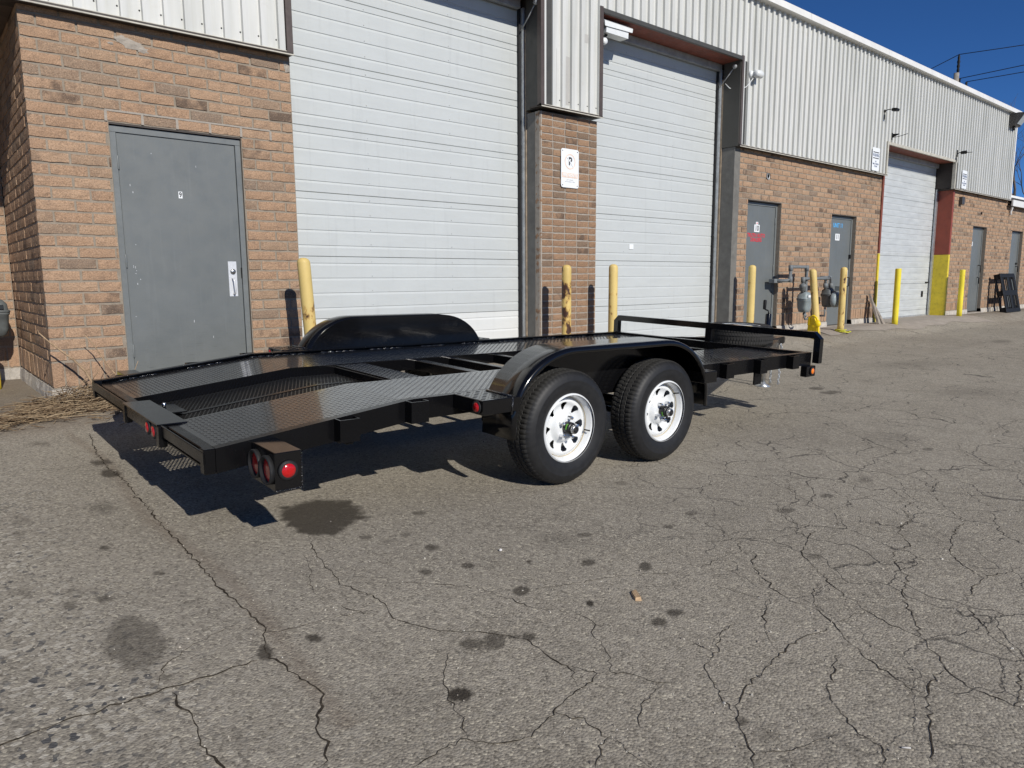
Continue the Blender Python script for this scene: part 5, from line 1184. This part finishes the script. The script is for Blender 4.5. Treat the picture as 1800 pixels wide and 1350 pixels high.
o = MB().hexa([(-.02, -.02, 0), (.03, -.02, 0), (.03, .02, 0), (-.02, .02, 0), (-.035, -.012, .13), (-.01, -.012, .15), (-.01, .012, .15), (-.035, .012, .13)]).build('wood_offcut', 'chip_wood', None, (1.20, 6.36, g(1.2, 6.36))); tag(o, 'small brown wood offcut stuck upright in the straw', 'wood')
o = MB().hexa([(-.011, -.034, 0), (.012, -.036, 0), (.010, .036, 0), (-.012, .03, 0), (-.010, -.032, .012), (.009, -.034, .016), (.008, .034, .014), (-.009, .028, .010)]).build('wood_chip', 'chip_wood', None, (1.976, 1.633, wobz(1.976, 1.633))); o.rotation_euler = (0, 0, R(-35)); tag(o, 'split wood chip lying alone on the asphalt', 'wood chip')
o = MB().lathe([(.003, 0), (.007, .003), (.008, .006), (.004, .011), (.001, .012)], (0, 0, 0), 'z', 9, smooth=False).build('white_pebble', 'pebble', None, (1.843, 2.261, wobz(1.843, 2.261))); tag(o, 'small white pebble on the asphalt beyond the oil spots', 'pebble')
o = MB().tube([(-.011, 0, .0035), (.011, .002, .0035)], .0022, 6).build('cigarette_stub', 'pebble', None, (1.856, .640, wobz(1.856, .64))); o.rotation_euler = (0, 0, R(-52)); tag(o, 'tiny white stick near the lower right crack', 'litter')

gv = MB(); rr = random.Random(21)      # loose grit, thicker along the cracks and the pavement joint
for k in range(1500):
    if k < 900:
        c = rr.choice(CRACKS); i = rr.randrange((len(c) - 1) // 2) * 2 + 1; x, y = c[i] + rr.gauss(0, .035), c[i + 1] + rr.gauss(0, .035)
    else: x, y = rr.uniform(-.1, 5.5), rr.uniform(.4, 5.2)
    if y > 6.3: continue
    r_ = rr.uniform(.0012, .0032) if k % 12 else rr.uniform(.003, .006); z = wobz(x, y); a = rr.random() * 3
    P = [(math.cos(a + t) * r_ * rr.uniform(.7, 1.3), math.sin(a + t) * r_ * rr.uniform(.7, 1.3)) for t in (0, 1.57, 3.14, 4.71)]
    gv.add([(x + p, y + q, z) for p, q in P] + [(x + p * .6, y + q * .6, z + r_ * rr.uniform(.6, 1.2)) for p, q in P], [(0, 1, 5, 4), (1, 2, 6, 5), (2, 3, 7, 6), (3, 0, 4, 7), (4, 5, 6, 7)])
tag(gv.build('loose_grit', 'grit'), 'loose pale grit scattered over the asphalt and along its cracks', 'grit', kind='stuff')

# ------------------------------------------------------------------ utility pole, wires, bare tree
pl = empty('utility_pole', (40.8, 14.2, .1)); tag(pl, 'wooden utility pole rising behind the roof line', 'utility pole')
MB().lathe([(.17, 0), (.12, 10.95)], (0, 0, 0), 'z', 12).build('pole', 'pole_wood', pl)
MB().box(.12, .20, -.05, .05, 10.2, 11.1, ch=.01).build('top_bracket', 'black_plastic', pl)
MB().lathe([(.02, 11.0), (.07, 11.1), (.05, 11.2), (.075, 11.3), (.05, 11.4), (.075, 11.5), (.05, 11.6), (.06, 11.72), (.02, 11.86)], (.16, 0, 0), 'z', 12).build('insulator', 'black_plastic', pl)
MB().box(-.9, 1.5, .10, .2, 10.45, 10.55, ch=.01).build('crossarm', 'pole_wood', pl)
for x in (.45, 1.4): MB().lathe([(.02, 10.5), (.06, 10.58), (.04, 10.64), (.06, 10.72), (.02, 10.78)], (x, 0, 0), 'z', 10).build('insulator', 'black_plastic', pl)
def wire(pts, r, label):
    b = Vector(pts[0]); o = MB().tube([Vector(p) - b for p in pts], r, 6).build('power_line', 'wire', None, b); tag(o, label, 'wire', 'overhead wires')
def span(a, b, sag, n=24): return [tuple(Vector(a).lerp(Vector(b), k / n) - Vector((0, 0, sag * 4 * (k / n) * (1 - k / n)))) for k in range(n + 1)]
wire(span((40.96, 14.2, 11.95), (46.5, -24, 12.3), .5), .018, 'topmost overhead wire running right from the pole insulator')
wire(span((41.25, 14.2, 10.87), (34.5, -24, 11.2), .35), .018, 'middle overhead wire right of the pole')
wire(span((42.2, 14.2, 10.87), (41.0, -24, 11.2), .35), .018, 'lowest overhead wire right of the pole')
wire(span((40.96, 14.2, 11.95), (80, 55, 14.5), .3), .018, 'overhead wire sloping down left of the pole')
def tree(x, y, seed):
    t = empty('bare_tree', (x, y, .1)); tag(t, 'leafless tree behind the lower annex at the right edge', 'tree')
    rr = random.Random(seed); tk = MB(); cr = MB()
    def grow(p, d, L, r, lev):
        pts = [p]; q = p
        for k in range(3): d = (d + Vector((rr.gauss(0, .13), rr.gauss(0, .13), rr.gauss(.03, .08)))).normalized(); q = q + d * L / 3; pts.append(q)
        (tk if lev < 2 else cr).tube(pts, [r, r * .9, r * .8, r * .68], 6 if lev < 3 else 3, cap=False)
        if lev >= 6: return
        for k in range(3 if lev < 5 else 2):
            nd = (d + Vector((rr.uniform(-1, 1), rr.uniform(-1, 1), rr.uniform(-.25, .7))) * (.55 + .06 * lev)).normalized()
            grow(pts[-1 if k == 0 else rr.choice([2, 3])], nd, L * rr.uniform(.62, .85), r * (.66 if k == 0 else .52), lev + 1)
    grow(Vector((0, 0, 0)), Vector((.03, 0, 1)), 2.9, .2, 0)
    tk.build('trunk', 'bark', t); cr.build('crown', 'bark', t)
tree(46.0, 12.2, 5)
